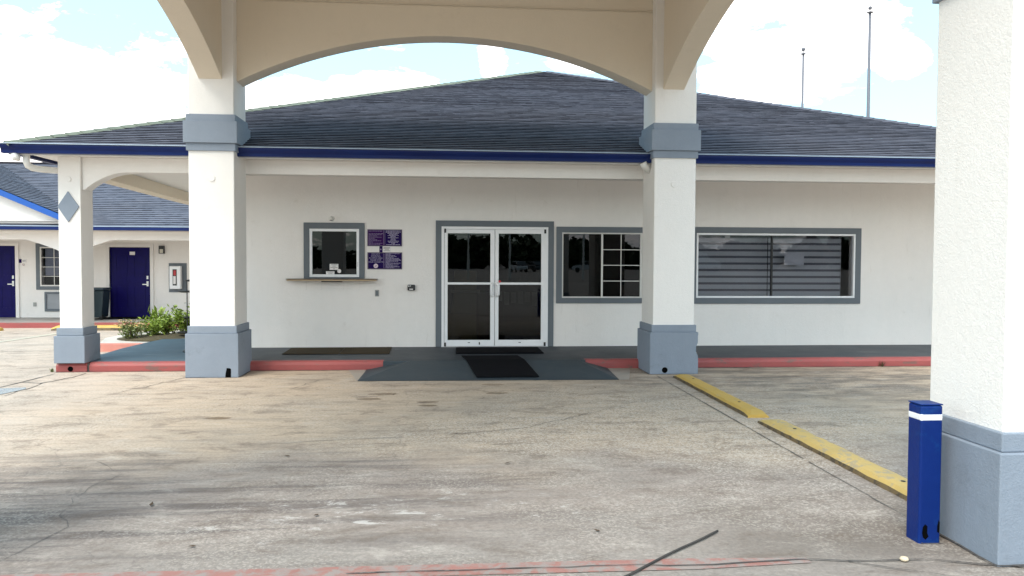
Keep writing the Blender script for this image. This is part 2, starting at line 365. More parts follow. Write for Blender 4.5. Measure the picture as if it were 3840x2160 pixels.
# ------------------------------------------------------------------ mesh helpers
class MB:
    def __init__(s): s.v = []; s.f = []; s.mi = []; s.cur = 0
    def add(s, vs, fs):
        o = len(s.v); s.v += [tuple(v) for v in vs]
        for f in fs: s.f.append([o + i for i in f]); s.mi.append(s.cur)
        return s
    def box(s, x0, x1, y0, y1, z0, z1):
        return s.add([(x0, y0, z0), (x1, y0, z0), (x1, y1, z0), (x0, y1, z0), (x0, y0, z1), (x1, y0, z1), (x1, y1, z1), (x0, y1, z1)],
                     [(0, 3, 2, 1), (4, 5, 6, 7), (0, 1, 5, 4), (1, 2, 6, 5), (2, 3, 7, 6), (3, 0, 4, 7)])
    def prism(s, pts, a0, a1, axis='Y'):
        """polygon pts extruded along axis; Y: pts=(x,z); X: pts=(y,z); Z: pts=(x,y)"""
        def P(p, a): return (p[0], a, p[1]) if axis == 'Y' else ((a, p[0], p[1]) if axis == 'X' else (p[0], p[1], a))
        n = len(pts); vs = [P(p, a0) for p in pts] + [P(p, a1) for p in pts]
        return s.add(vs, [list(range(n))[::-1], list(range(n, 2 * n))] + [(i, (i + 1) % n, n + (i + 1) % n, n + i) for i in range(n)])
    def tube(s, pts, r, n=10, cap=True):
        pts = [Vector(p) for p in pts]; rs = r if isinstance(r, (list, tuple)) else [r] * len(pts)
        vs = []; ref = None
        for i, p in enumerate(pts):
            t = (pts[min(i + 1, len(pts) - 1)] - pts[max(i - 1, 0)]).normalized()
            if ref is None: ref = t.orthogonal().normalized()
            a = (ref - t * ref.dot(t)).normalized(); b = t.cross(a); ref = a
            for k in range(n):
                th = 2 * math.pi * k / n; vs.append(p + rs[i] * (math.cos(th) * a + math.sin(th) * b))
        fs = [(i * n + k, i * n + (k + 1) % n, (i + 1) * n + (k + 1) % n, (i + 1) * n + k) for i in range(len(pts) - 1) for k in range(n)]
        if cap: fs += [list(range(n))[::-1], [len(vs) - n + k for k in range(n)]]
        return s.add(vs, fs)
    def lathe(s, prof, c=(0, 0, 0), n=24):
        vs = []; fs = []
        for r, z in prof:
            for k in range(n):
                th = 2 * math.pi * k / n; vs.append((c[0] + r * math.cos(th), c[1] + r * math.sin(th), c[2] + z))
        for i in range(len(prof) - 1):
            for k in range(n): fs.append((i * n + k, i * n + (k + 1) % n, (i + 1) * n + (k + 1) % n, (i + 1) * n + k))
        fs += [list(range(n))[::-1], [len(vs) - n + k for k in range(n)]]
        return s.add(vs, fs)
    def build(s, name, m, parent=None, bevel=0, smooth=False, seg=2):
        me = bpy.data.meshes.new(name); me.from_pydata(s.v, [], s.f)
        ms = m if isinstance(m, (list, tuple)) else [m]
        for x in ms: me.materials.append(M[x])
        for p, i in zip(me.polygons, s.mi): p.material_index = i; p.use_smooth = smooth
        bm = bmesh.new(); bm.from_mesh(me); bmesh.ops.recalc_face_normals(bm, faces=bm.faces); bm.to_mesh(me); bm.free()
        o = bpy.data.objects.new(name, me); COL.objects.link(o)
        if parent:
            o.parent = parent
            if parent.type == 'EMPTY' or True:
                o.matrix_parent_inverse = Matrix.Identity(4)
                off = wloc(parent)
                if off.length > 0: me.transform(Matrix.Translation(-off))
        if bevel:
            b = o.modifiers.new('bevel', 'BEVEL'); b.width = bevel; b.segments = seg; b.limit_method = 'ANGLE'; b.angle_limit = rad(35)
        return o


def wloc(o):
    v = Vector((0, 0, 0))
    while o is not None: v = v + o.location; o = o.parent
    return v


def tag(o, label=None, cat=None, group=None, kind=None):
    for k, v in (('label', label), ('category', cat), ('group', group), ('kind', kind)):
        if v: o[k] = v
    return o


def empty(name, loc, label, cat, group=None):
    o = bpy.data.objects.new(name, None); o.location = loc; o.empty_display_size = .2; COL.objects.link(o)
    return tag(o, label, cat, group)


def box(*a): return MB().box(*a)


def copy_tree(o, parent=None):
    c = o.copy(); COL.objects.link(c); c.parent = parent
    for ch in list(o.children): copy_tree(ch, c)
    return c


def shadow_safe(o): return o


def wall_grid(x0, x1, z0, z1, y0, y1, holes):
    """solid wall slab in XZ with rectangular openings, one clean surface"""
    xs = sorted({x0, x1, *[h[0] for h in holes], *[h[1] for h in holes]}); zs = sorted({z0, z1, *[h[2] for h in holes], *[h[3] for h in holes]})
    def solid(i, j):
        if i < 0 or j < 0 or i >= len(xs) - 1 or j >= len(zs) - 1: return False
        cx = (xs[i] + xs[i + 1]) / 2; cz = (zs[j] + zs[j + 1]) / 2
        return not any(h[0] < cx < h[1] and h[2] < cz < h[3] for h in holes)
    b = MB()
    for i in range(len(xs) - 1):
        for j in range(len(zs) - 1):
            if not solid(i, j): continue
            a, c, e, g = xs[i], xs[i + 1], zs[j], zs[j + 1]
            b.add([(a, y0, e), (c, y0, e), (c, y0, g), (a, y0, g)], [(0, 1, 2, 3)]); b.add([(a, y1, e), (c, y1, e), (c, y1, g), (a, y1, g)], [(3, 2, 1, 0)])
            if not solid(i - 1, j): b.add([(a, y0, e), (a, y1, e), (a, y1, g), (a, y0, g)], [(3, 2, 1, 0)])
            if not solid(i + 1, j): b.add([(c, y0, e), (c, y1, e), (c, y1, g), (c, y0, g)], [(0, 1, 2, 3)])
            if not solid(i, j - 1): b.add([(a, y0, e), (c, y0, e), (c, y1, e), (a, y1, e)], [(3, 2, 1, 0)])
            if not solid(i, j + 1): b.add([(a, y0, g), (c, y0, g), (c, y1, g), (a, y1, g)], [(0, 1, 2, 3)])
    v = {}; nv = []; rem = []
    for p in b.v:
        k = tuple(round(q, 5) for q in p)
        if k not in v: v[k] = len(nv); nv.append(k)
        rem.append(v[k])
    b.v = nv; b.f = [[rem[i] for i in f] for f in b.f]
    return b


def frame_ring(x0, x1, z0, z1, t, y0, y1, tb=None):
    """rectangular ring, sides butted between top and bottom rails"""
    tb = t if tb is None else tb
    b = MB(); b.box(x0, x1, y0, y1, z1 - t, z1)
    if tb > 0: b.box(x0, x1, y0, y1, z0, z0 + tb)
    b.box(x0, x0 + t, y0, y1, z0 + tb, z1 - t); b.box(x1 - t, x1, y0, y1, z0 + tb, z1 - t)
    return b


def text_mesh(name, txt, x, z, size, y, m, parent, align='CENTER', spc=1.0):
    cu = bpy.data.curves.new(name, 'FONT'); cu.body = txt; cu.size = size; cu.align_x = align; cu.align_y = 'CENTER'; cu.extrude = .0008; cu.space_character = spc
    t = bpy.data.objects.new(name, cu); COL.objects.link(t)
    dg = bpy.context.evaluated_depsgraph_get(); me = bpy.data.meshes.new_from_object(t.evaluated_get(dg))
    bpy.data.objects.remove(t)
    me.transform(Matrix.Translation((x, y, z)) @ Matrix.Rotation(rad(90), 4, 'X'))
    off = wloc(parent); me.transform(Matrix.Translation(-off))
    me.materials.clear(); me.materials.append(M[m])
    o = bpy.data.objects.new(name, me); COL.objects.link(o); o.parent = parent
    return o


def shingle_face(E0, E1, Rr0, Rr1, course=.118, seed=1, th=(.009, .0145)):
    """roof slope built of overlapping shingle courses. E eave ends, R ridge ends. slot 0 tops, slot 1 butts"""
    rnd = random.Random(seed)
    E0, E1, Rr0, Rr1 = map(Vector, (E0, E1, Rr0, Rr1))
    u = (E1 - E0).normalized(); up = ((Rr0 - E0) - u * (Rr0 - E0).dot(u)); L = up.length; up.normalize(); n = u.cross(up).normalized()
    if n.z < 0: n = -n
    a0 = 0.0; a1 = (E1 - E0).length; r0 = (Rr0 - E0).dot(u); r1 = (Rr1 - E0).dot(u)
    b = MB(); nc = max(1, int(round(L / course)))
    for i in range(nc):
        s0 = L * i / nc; s1 = L * (i + 1) / nc
        xa = a0 + (r0 - a0) * s0 / L; xb = a1 + (r1 - a1) * s0 / L; ya = a0 + (r0 - a0) * s1 / L; yb = a1 + (r1 - a1) * s1 / L
        x = xa; wav = rnd.uniform(-.002, .002)
        while x < xb - 1e-4:
            wd = rnd.choice((.06, .09, .12, .17, .24)); x2 = min(xb, x + wd)
            if xb - x2 < .06: x2 = xb
            t = rnd.uniform(th[0] + .002, th[1])
            drop = rnd.uniform(-.003, .004)
            def cl(q): return min(max(q, ya), yb)
            p0 = E0 + u * x + up * (s0 - drop) + n * (t + wav); p1 = E0 + u * x2 + up * (s0 - drop) + n * (t + wav)
            q1 = E0 + u * cl(x2) + up * s1 + n * (.001); q0 = E0 + u * cl(x) + up * s1 + n * .001
            g0 = E0 + u * x + up * (s0 - drop) - n * .004; g1 = E0 + u * x2 + up * (s0 - drop) - n * .004
            b.cur = 0; b.add([p0, p1, q1, q0], [(0, 1, 2, 3)])
            b.cur = 1; b.add([g0, g1, p1, p0], [(0, 1, 2, 3)])
            x = x2
    b.cur = 0
    return b


# ================================================================== SETTING
zg = lambda y: 0.0 if y < 12 else (-.136 * (y - 12) / 8.6 if y < 20.6 else -.136)
g = MB()
ys = [-400, -60, 0, 12, 20.6, 60, 400]; xs = [-400, -30, 30, 400]
vs = [(x, y, zg(y)) for y in ys for x in xs]; nx = len(xs)
g.add(vs, [(j * nx + i, j * nx + i + 1, (j + 1) * nx + i + 1, (j + 1) * nx + i) for j in range(len(ys) - 1) for i in range(nx - 1)])
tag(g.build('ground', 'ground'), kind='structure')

# painted walkway in front of the office, running round its left side
zt = .13; YC = 11.73
wk = MB(); wk.prism([(-5.53, YC + .10), (11, YC + .10), (11, 13.66), (-3.88, 13.66), (-3.88, 24), (-4.9, 24), (-5.1, 16), (-5.28, 14.7), (-5.34, 13.55), (-5.31, 12.8), (-5.50, 12.3)], -.14, zt, 'Z')
o = wk.build('walkway', 'walk', bevel=.008); tag(o, kind='structure')
wb = MB(); wb.prism([(-5.50, YC + .12), (-2.95, YC + .12), (-3.95, 13.6), (-3.95, 23.9), (-4.88, 23.9), (-5.08, 16), (-5.26, 14.7), (-5.32, 13.55), (-5.29, 12.8), (-5.48, 12.3)], zt + .001, zt + .005, 'Z')
tag(wb.build('walkway_side_paint', 'walkblue'), kind='structure')
# the red kerb, in cast lengths
kb = MB(); jx = random.Random(4)
for x0, x1 in ((-5.50, -5.075), (-5.045, -.9)):
    kb.prism([(YC, -.05), (YC - .004, .085), (YC + .018, .118), (YC + .045, zt + .004), (YC + .14, zt + .004), (YC + .14, -.05)], x0, x1, 'X')
kb.prism([(YC, -.05), (YC - .004, .085), (YC + .018, .118), (YC + .045, zt + .004), (YC + .14, zt + .004), (YC + .14, -.05)], 2.1, 11, 'X')
o = kb.build('kerb', 'red', bevel=.006); tag(o, kind='structure')
jb = box(-5.078, -5.042, YC + .012, YC + .1, -.02, .12).build('kerb_joint', 'crack'); tag(jb, kind='structure')
# slate paint carried over the kerb beside the entrance
o = box(-.9, 2.1, YC - .02, YC + .14, -.05, zt).build('kerb_ramp_top', 'ramp'); tag(o, kind='structure')
rp = MB()
A_ = (-1.156, 10.62, .004); B_ = (2.358, 10.56, .004); C_ = (2.42, 12.0, .004); Cb = (1.98, YC - .02, zt + .006); D_ = (-.49, YC - .02, zt + .006); E_ = (-1.15, YC - .015, .006); C2 = (2.44, YC - .015, .006)
rp.add([A_, B_, C2, Cb, D_, E_, (.2, 10.6, .004), (1.4, 10.58, .004)], [(0, 6, 4), (6, 7, 3, 4), (7, 1, 3), (1, 2, 3), (0, 4, 5)])
rp.add([E_, D_, (-1.15, YC + .01, .004), C2, Cb, (2.44, YC + .01, .004)], [(0, 1, 2), (4, 3, 5)])
o = rp.build('ramp', 'ramp'); tag(o, kind='structure')
rf = MB(); rf.add([(-1.156, 10.6, .006), (-1.40, YC - .02, .004), (-1.14, YC - .02, .007), (2.36, 10.54, .006), (2.50, 10.57, .004), (2.78, YC - .02, .004), (2.43, YC - .02, .007)], [(0, 2, 1), (3, 4, 5, 6)])
tag(rf.build('ramp_flare', 'flare'), kind='structure')


def strip(name, pts, wdt, m, z=.004, jit=0.0, seed=0):
    rr = random.Random(seed); P = []
    for i in range(len(pts) - 1):
        a = Vector(pts[i]); b_ = Vector(pts[i + 1]); k = max(1, int((b_ - a).length / .12)) if jit else 1
        for j in range(k): P.append(a.lerp(b_, j / k))
    P.append(Vector(pts[-1])); b = MB(); L = []; 
    for i, p in enumerate(P):
        t = (P[min(i + 1, len(P) - 1)] - P[max(i - 1, 0)]).normalized(); nn = Vector((-t.y, t.x))
        wv = wdt * (rr.uniform(.35, 1.3) if jit else 1); p = p + nn * (rr.gauss(0, jit) if 0 < i < len(P) - 1 else 0)
        for sgn in (-1, 1): q = p + nn * sgn * wv / 2; L.append((q.x, q.y, zg(q.y) + z))
    b.add(L, [(2 * i, 2 * i + 2, 2 * i + 3, 2 * i + 1) for i in range(len(P) - 1)])
    return tag(b.build(name, m), kind='structure')


strip('pavement_joint', [(2.972, 10.9), (2.935, 8), (2.916, 6.2)], .013, 'crack', .004, .002, 1)
strip('pavement_joint', [(2.914, 6.1), (2.91, 5.2), (2.9, 4.6)], .007, 'crack', .004, .003, 2)
strip('pavement_joint', [(-5.55, 9.9), (-5.43, 11.55)], .03, 'crack', .004, .003, 3)
strip('pavement_joint', [(-5.13, 9.7), (-5.15, 10.7), (-5.06, 11.2), (-5.03, 11.6)], .022, 'crack', .004, .02, 4)
strip('pavement_joint', [(-5.46, 10.75), (-5.16, 10.65)], .02, 'crack', .005, .012, 5)
strip('pavement_joint', [(-3.52, 11.05), (-3.60, 10.75), (-3.72, 10.4), (-3.9, 9.9)], .012, 'crack', .004, .02, 6)
strip('pavement_joint', [(-11.5, 14.95), (-6.9, 14.85)], .035, 'crack', .004, .004, 7)
strip('pavement_joint', [(-.5, 4.05), (.9, 4.06), (1.3, 4.03), (1.9, 4.07), (2.15, 4.03), (2.6, 4.02), (3.1, 3.86)], .012, 'crack', .009, .004, 8)
strip('pavement_joint', [(2.15, 4.03), (2.35, 3.9), (2.75, 3.7), (3.2, 3.55)], .01, 'crack', .008, .008, 9)
strip('pavement_joint', [(-2.35, 4.35), (-2.25, 4.9), (-2.5, 5.5), (-2.4, 6.1), (-2.75, 6.5)], .004, 'crack', .004, .02, 10)
strip('pavement_joint', [(-1.6, 7.0), (-.3, 7.25), (.7, 7.5), (1.5, 8.2), (2.2, 8.9)], .008, 'crack', .004, .02, 11)
strip('pavement_joint', [(-1.9, 10.0), (-1.7, 10.7), (-1.35, 11.2), (-1.1, 11.6)], .01, 'crack', .004, .02, 12)
strip('pavement_joint', [(3.9, 10.5), (5.4, 11.0), (7.4, 9.9)], .010, 'crack', .004, .01, 13)
strip('kerb_foot_line', [(-5.5, YC - .012), (-3.6, YC - .012)], .03, 'crack', .005, .006, 20)  # dark uneven strips along the foot of the kerb
strip('kerb_foot_line', [(-2.8, YC - .012), (-1.2, YC - .012)], .03, 'crack', .005, .006, 21)
strip('kerb_foot_line', [(3.6, YC - .015), (9.5, YC - .015)], .035, 'crack', .005, .008, 22)
strip('pillar_foot_line', [(-3.53, 11.055), (-2.79, 11.055), (-2.79, 11.7)], .022, 'crack', .006, .004, 23)  # dark uneven strips round the feet of the pillars and bollard
strip('pillar_foot_line', [(2.90, 11.7), (2.90, 11.055), (3.63, 11.055)], .022, 'crack', .006, .004, 24)
strip('pillar_foot_line', [(2.90, 4.7), (2.90, 3.90), (3.63, 3.90)], .02, 'crack', .010, .004, 25)
strip('pillar_foot_line', [(2.72, 4.42), (2.715, 4.26), (2.835, 4.255)], .02, 'crack', .006, .004, 26)
rs = MB(); rs.add([(-2.5, 4.02, .004), (1.32, 3.985, .004), (1.32, 4.135, .004), (-2.5, 4.17, .004)], [(0, 1, 2, 3)])
tag(rs.build('painted_red_line', 'redpale'), kind='structure')
rs = MB(); rs.add([(1.32, 3.985, .004), (1.95, 4.03, .004), (1.95, 4.10, .004), (1.32, 4.135, .004)], [(0, 1, 2, 3)])
tag(rs.build('painted_red_line_worn', 'redpale'), kind='structure')
pl = MB(); pl.add([(-9.05, 16.7, zg(16.7) + .006), (-8.9, 16.7, zg(16.7) + .006), (-8.82, 19.3, zg(19.3) + .006), (-8.97, 19.3, zg(19.3) + .006)], [(0, 1, 2, 3)])
tag(pl.build('painted_bay_line', 'paleline'), kind='structure')
pt = MB(); pt.add([(-5.8, 9.75, .005), (-5.22, 9.8, .005), (-5.14, 10.2, .005), (-5.2, 10.33, .005), (-5.45, 10.27, .005), (-5.8, 10.3, .005)], [range(6)])
tag(pt.build('wet_patch', 'patch'), kind='structure')

# planting island behind the left corner
isl = MB(); isl.prism([(-6.18, 14.75), (-5.30, 14.72), (-3.9, 14.9), (-3.9, 17.6), (-5.6, 17.6), (-6.45, 16.85), (-6.5, 15.8)], -.15, .10, 'Z')
tag(isl.build('planting_island', 'cream_conc', bevel=.02), kind='structure')
ik = MB(); ik.prism([(-6.2, 14.68), (-5.30, 14.64), (-5.30, 14.735), (-6.19, 14.765)], -.15, .106, 'Z')
tag(ik.build('planting_island_kerb', 'redfar', bevel=.015), kind='structure')
soil = MB(); soil.lathe([(.05, .05), (1.0, .05), (.8, .085), (.3, .11)], (0, 0, 0), 28); soil.v = [(-5.30 + v[0] * .92, 15.75 + v[1] * .75, .055 + v[2]) for v in soil.v]
tag(soil.build('planting_soil', 'soil', smooth=True), kind='structure')
# motel sidewalk
ms = MB(); ms.box(-30, -6.3, 21.1, 23.15, -.3, -.01)
tag(ms.build('motel_sidewalk', 'grey_conc'), kind='structure')
mk = MB(); mk.box(-30, -6.3, 20.98, 21.098, -.3, -.006)
tag(mk.build('motel_kerb', 'red', bevel=.01), kind='structure')

# ================================================================== OFFICE BUILDING
W0, W1 = 13.65, 13.85
off = empty('office_building', (0, 13.65, 0), 'long low white stucco office with a shingled hip roof and navy gutter', 'building')
XL, XR = -3.9, 9.9
holes = [(-2.276, -1.447, 1.323, 2.139), (-.058, 1.777, .10, 2.193), (2.02, 3.44, .971, 2.107), (4.399, 7.305, .973, 2.115)]
wall = wall_grid(XL, XR, -.1, 3.06, W0, W1, holes)
wall.box(XL, XL + .2, W1, 24, -.1, 3.06); wall.box(XR - .2, XR, W1, 24, -.1, 3.06); wall.box(XL, XR, 24, 24.2, -.1, 3.06)
wall.build('wall', 'wallw', off)
# interior room
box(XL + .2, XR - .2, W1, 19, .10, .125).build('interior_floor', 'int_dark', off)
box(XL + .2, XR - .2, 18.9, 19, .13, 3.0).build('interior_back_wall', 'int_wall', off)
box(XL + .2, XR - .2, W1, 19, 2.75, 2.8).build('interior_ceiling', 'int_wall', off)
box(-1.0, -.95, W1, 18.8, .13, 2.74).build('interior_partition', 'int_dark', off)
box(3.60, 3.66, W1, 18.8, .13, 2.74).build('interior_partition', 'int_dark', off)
# porch ceiling + soffit
box(-5.72, 11.3, 11.38, 24.5, 3.05, 3.09).build('soffit', 'white', off)
# porch beam with the arched bracket at the left bay
bp = [(-5.12, 3.048), (-5.12, 2.58), (-5.078, 2.598)]
for x, z in ((-5.0, 2.66), (-4.94, 2.698), (-4.87, 2.74), (-4.805, 2.772), (-4.73, 2.80), (-4.655, 2.822), (-4.59, 2.834), (-4.50, 2.842)): bp.append((x, z))
bp += [(9.5, 2.842), (9.5, 3.048)]
MB().prism(bp, 11.76, 12.0, 'Y').build('porch_beam', 'white', off, bevel=.006)
sb = MB(); sb.prism([(-5.16, 12.0), (-5.44, 12.0), (-5.75, 17.6), (-6.0, 24), (-5.75, 24), (-5.47, 17.6)], 2.842, 3.048, 'Z')
sb.build('porch_side_beam', 'beam', off, bevel=.006)

# roof
AP = Vector((2.38, 19.55, 6.27)); EL = Vector((-5.90, 11.30, 3.165)); ER = Vector((11.0, 11.30, 3.165)); BL = Vector((-5.9, 27.8, 3.165)); BR = Vector((11.0, 27.8, 3.165))
roof = shingle_face(EL, ER, AP, AP, seed=3)
roof.build('roof', ['shingle', 'butt'], off)
roofobj = [o for o in off.children if o.name.startswith('roof')][0]
shingle_face(BL, EL, AP, AP, seed=4, course=.3).build('side_slope', ['shingle', 'butt'], roofobj)
shingle_face(ER, BR, AP, AP, seed=5, course=.3).build('side_slope', ['shingle', 'butt'], roofobj)
shingle_face(BR, BL, AP, AP, seed=6, course=.3).build('side_slope', ['shingle', 'butt'], roofobj)


def hipcaps(a, b_, step=.2):
    m = MB(); a = Vector(a); b_ = Vector(b_); dr = (b_ - a).normalized(); side = dr.cross(Vector((0, 0, 1))).normalized(); upv = side.cross(dr).normalized()
    L = (b_ - a).length; k = int(L / step)
    for i in range(k):
        p = a + dr * (i * step - .02); q = a + dr * ((i + 1) * step)
        h0, h1 = .034, .024
        m.add([p - side * .13 - upv * .03 + upv * .012, p + upv * h0, p + side * .13 - upv * .03 + upv * .012, q - side * .13 - upv * .03, q + upv * h1, q + side * .13 - upv * .03, p - side * .13 - upv * .05, p - upv * 0, p + side * .13 - upv * .05],
              [(0, 1, 4, 3), (1, 2, 5, 4), (0, 6, 7, 1), (1, 7, 8, 2)])
    return m


hipcaps(EL, AP).build('hip_cap', 'cap', roofobj)
hipcaps(ER, AP).build('hip_cap', 'shingle', roofobj)
hipcaps(BL, AP).build('hip_cap', 'shingle', roofobj)
hipcaps(BR, AP).build('hip_cap', 'shingle', roofobj)
# gutter profile (K style) front, left, right
def gprof(y, s=1): return [(y, 3.15), (y + .012 * s, 3.15), (y + .012 * s, 3.13), (y + .02 * s, 3.11), (y + .045 * s, 3.075), (y + .05 * s, 3.04), (y + .05 * s, 3.032), (y + .13 * s, 3.032), (y + .13 * s, 3.15)]
gt = MB(); gt.prism(gprof(11.235), -5.96, 11.06, 'X')
gt.prism([(x, z) for x, z in [(-5.96, 3.15), (-5.948, 3.15), (-5.948, 3.13), (-5.94, 3.11), (-5.915, 3.075), (-5.91, 3.032), (-5.83, 3.032), (-5.83, 3.15)]], 11.37, 27.9, 'Y')
go = gt.build('gutter', 'gutter', off, smooth=False)
MB().box(-5.965, 11.065, 11.228, 11.25, 3.150, 3.164).build('gutter_lip', 'lip', go, bevel=.004)
MB().box(-5.9, 11.0, 11.366, 11.39, 3.018, 3.05).build('fascia_trim', 'white_pvc', off)
# downspouts
MB().tube([(-5.70, 11.42, 3.03), (-5.70, 11.42, 2.93), (-5.69, 11.44, 2.885), (-5.66, 11.5, 2.858), (-5.60, 11.6, 2.852), (-5.30, 11.9, 2.852)], .045, 14).build('downspout', 'white_pvc', off, smooth=True)
MB().tube([(-5.80, 11.33, 3.03), (-5.79, 11.33, 2.97), (-5.75, 11.36, 2.955)], [.05, .055, .03], 14).build('downspout_outlet', 'white_pvc', off, smooth=True)
MB().tube([(2.84, 11.30, 3.03), (2.86, 11.30, 2.99), (2.93, 11.36, 2.94), (3.02, 11.45, 2.92)], [.055, .052, .046, .046], 14).build('downspout', 'white_pvc', off, smooth=True)
MB().tube([(4.2 - .9, 11.33, 3.03), (3.35, 11.33, 2.98)], .04, 10).build('downspout', 'white_pvc', off)


def disc(name, x, y, z, r, m, parent, t=.012):
    return MB().tube([(x, y, z), (x, y - t, z)], [r, r * .93], 28).build(name, m, parent)


# L porch column (visible one) and its twin out at the right
def porch_column(x0, z0):
    y0 = 11.65; wd, dp = .42, .52
    sx0, sx1 = x0 + .07, x0 + wd - .03
    sh = MB().box(x0 + .06, x0 + wd - .055, y0 + .065, y0 + dp - .06, z0, 3.05).build('porch_column', 'white', off, bevel=.008)
    MB().box(x0, x0 + wd, y0, y0 + dp, z0, .52).box(x0 + .028, x0 + wd - .028, y0 + .028, y0 + dp - .028, .521, .632).build('plinth', 'blue_grey', sh, bevel=.008)
    cx = x0 + wd / 2
    disc('cover_disc', cx, y0 + .063, 2.73, .035, 'white', sh)
    MB().prism([(cx - .01, 2.562), (cx + .14, 2.345), (cx - .01, 2.125), (cx - .155, 2.345)], y0 + .048, y0 + .063, 'Y').build('diamond_ornament', 'blue_grey', sh, bevel=.004)
    return sh


porch_column(-5.49, .134); porch_column(9.2, .134)
# kerb drain pipe below the column
MB().tube([(-5.30, YC + .01, .045), (-5.30, YC - .008, .045)], .036, 20).build('drain_outlet', 'hole', off)


# --- window and door builders on the façade
def casing(name, x0, x1, z0, z1, xi0, xi1, zi0, zi1, bottom=True):
    b = wall_grid(x0, x1, z0, z1, W0 - .028, W0 - .001, [(xi0, xi1, zi0 if bottom else z0 - .01, zi1)] if bottom else [(xi0, xi1, z0, zi1)])
    return b.build(name, 'trim', off, bevel=.004)


# service window
w1 = casing('service_window', -2.37, -1.356, 1.30, 2.24, -2.276, -1.447, 1.322, 2.139)
frame_ring(-2.276, -1.447, 1.323, 2.139, .045, W0 - .02, W0 + .06).build('window_frame', 'white_metal', w1, bevel=.004)
box(-2.231, -1.492, W0 + .02, W0 + .026, 1.368, 2.094).build('pane', 'glass_dark', w1)
MB().box(-1.482, -1.468, W0 - .032, W0 - .019, 1.50, 1.58).build('latch', 'steel', w1, bevel=.003)
MB().box(-2.06, -1.72, 14.6, 14.64, 1.2, 2.1).build('inner_partition', 'teal', w1)
disc('speak_port', -1.785, W0 + .018, 1.425, .034, 'paper', w1, .006)
p = MB().box(-1.945, -1.80, W0 + .012, W0 + .018, 1.445, 1.545).build('notice', 'paper', w1)
for i, (a, b_) in enumerate(((-1.925, -1.815), (-1.90, -1.84), (-1.93, -1.812), (-1.885, -1.855))): MB().box(a, b_, W0 + .010, W0 + .012, 1.527 - i * .022, 1.533 - i * .022).build('text_line', 'dark_ink', p)
p = MB().box(-2.005, -1.865, W0 + .012, W0 + .018, 1.369, 1.42).build('notice', 'paper', w1)
for i, (a, b_) in enumerate(((-1.99, -1.88), (-1.97, -1.90))): MB().box(a, b_, W0 + .010, W0 + .012, 1.403 - i * .02, 1.409 - i * .02).build('text_line', 'dark_ink', p)

# glass entrance
ent = casing('entrance_doorway', -.156, 1.876, .132, 2.294, -.058, 1.777, .132, 2.193, bottom=False)
frame_ring(-.058, 1.777, .132, 2.193, .045, W0 - .035, W0 + .08, 0).build('door_frame', 'white_metal', ent, bevel=.003)


def leaf(xa, xb, gx0, gx1, hx, sgn):
    L = wall_grid(xa, xb, .142, 2.145, W0 - .025, W0 + .02, [(gx0, gx1, 1.238, 2.078), (gx0, gx1, .247, 1.200)]).build('door_leaf', 'white_metal', off, bevel=.004)
    box(gx0 - .005, gx1 + .005, W0 + .0, W0 + .006, .24, 2.085).build('pane', 'glass', L)
    MB().tube([(hx, W0 - .025, 1.205), (hx, W0 - .065, 1.205), (hx + sgn * .02, W0 - .075, 1.19), (hx + sgn * .02, W0 - .075, 1.03), (hx, W0 - .065, 1.015), (hx, W0 - .025, 1.015)], .021, 12).build('handle', 'white_metal', L, smooth=True)
    for z in (1.205, 1.015): MB().box(hx - .022, hx + .022, W0 - .034, W0 - .0255, z - .03, z + .03).build('handle_plate', 'steel', L, bevel=.004)
    xp = xa + .012 if sgn < 0 else xb - .012
    for z in (.17, 2.12): MB().box(xp - .016, xp + .016, W0 - .045, W0 - .0255, z - .035, z + .035).build('pivot', 'iron', L)
    MB().box((gx0 + gx1) / 2 - .02, (gx0 + gx1) / 2 + .02, W0 - .031, W0 - .0255, .198, .208).build('lock', 'iron', L)
    return L


l1 = leaf(-.008, .852, .047, .779, .812, -1); l2 = leaf(.860, 1.735, .921, 1.658, .897, 1)
MB().prism([(.585, .165), (.605, .17), (.60, .215), (.583, .21)], W0 - .031, W0 - .0255, 'Y').build('scuff_plate', 'iron', l1)
MB().tube([(.94, W0 - .026, 1.255), (.94, W0 - .04, 1.255)], .022, 14).build('door_button', 'redplastic', l2)
box(-.06, 1.78, W0 - .06, W0 + .1, .126, .139).build('threshold', 'steel', ent)

# sliding window with grille
w2 = casing('sliding_window', 1.92, 3.54, .879, 2.205, 2.02, 3.44, .972, 2.107)
frame_ring(2.021, 3.439, .973, 2.106, .022, W0 - .012, W0 + .06).build('window_frame', 'white_pvc', w2, bevel=.003)
box(2.712, 2.742, W0 - .008, W0 + .05, .996, 2.083).build('meeting_rail', 'white_pvc', w2, bevel=.003)
box(3.40, 3.416, W0 - .006, W0 + .05, .996, 2.083).build('meeting_rail', 'white_pvc', w2)
box(2.044, 2.711, W0 + .024, W0 + .03, .996, 2.083).build('pane', 'glass_dark', w2)
box(2.743, 3.399, W0 + .014, W0 + .02, .996, 2.083).build('pane', 'glass_dark', w2)
gr = MB().box(3.056, 3.068, W0 + .004, W0 + .013, .997, 2.082)
for z in (1.813, 1.541, 1.267): gr.box(2.744, 3.0555, W0 + .004, W0 + .012, z - .006, z + .006).box(3.0685, 3.398, W0 + .004, W0 + .012, z - .006, z + .006)
gr.build('grille_bars', 'white_pvc', w2)
box(2.05, 2.70, W0 + .1, W0 + .14, 2.02, 2.07).build('curtain_rail', 'int_counter', w2)
cv = MB()
for i in range(9): x = 2.06 + i * .02; cv.box(x, x + .012, W0 + .1 + (i % 2) * .012, W0 + .115 + (i % 2) * .012, 1.0, 2.02)
cv.build('curtain', 'int_wood', w2)

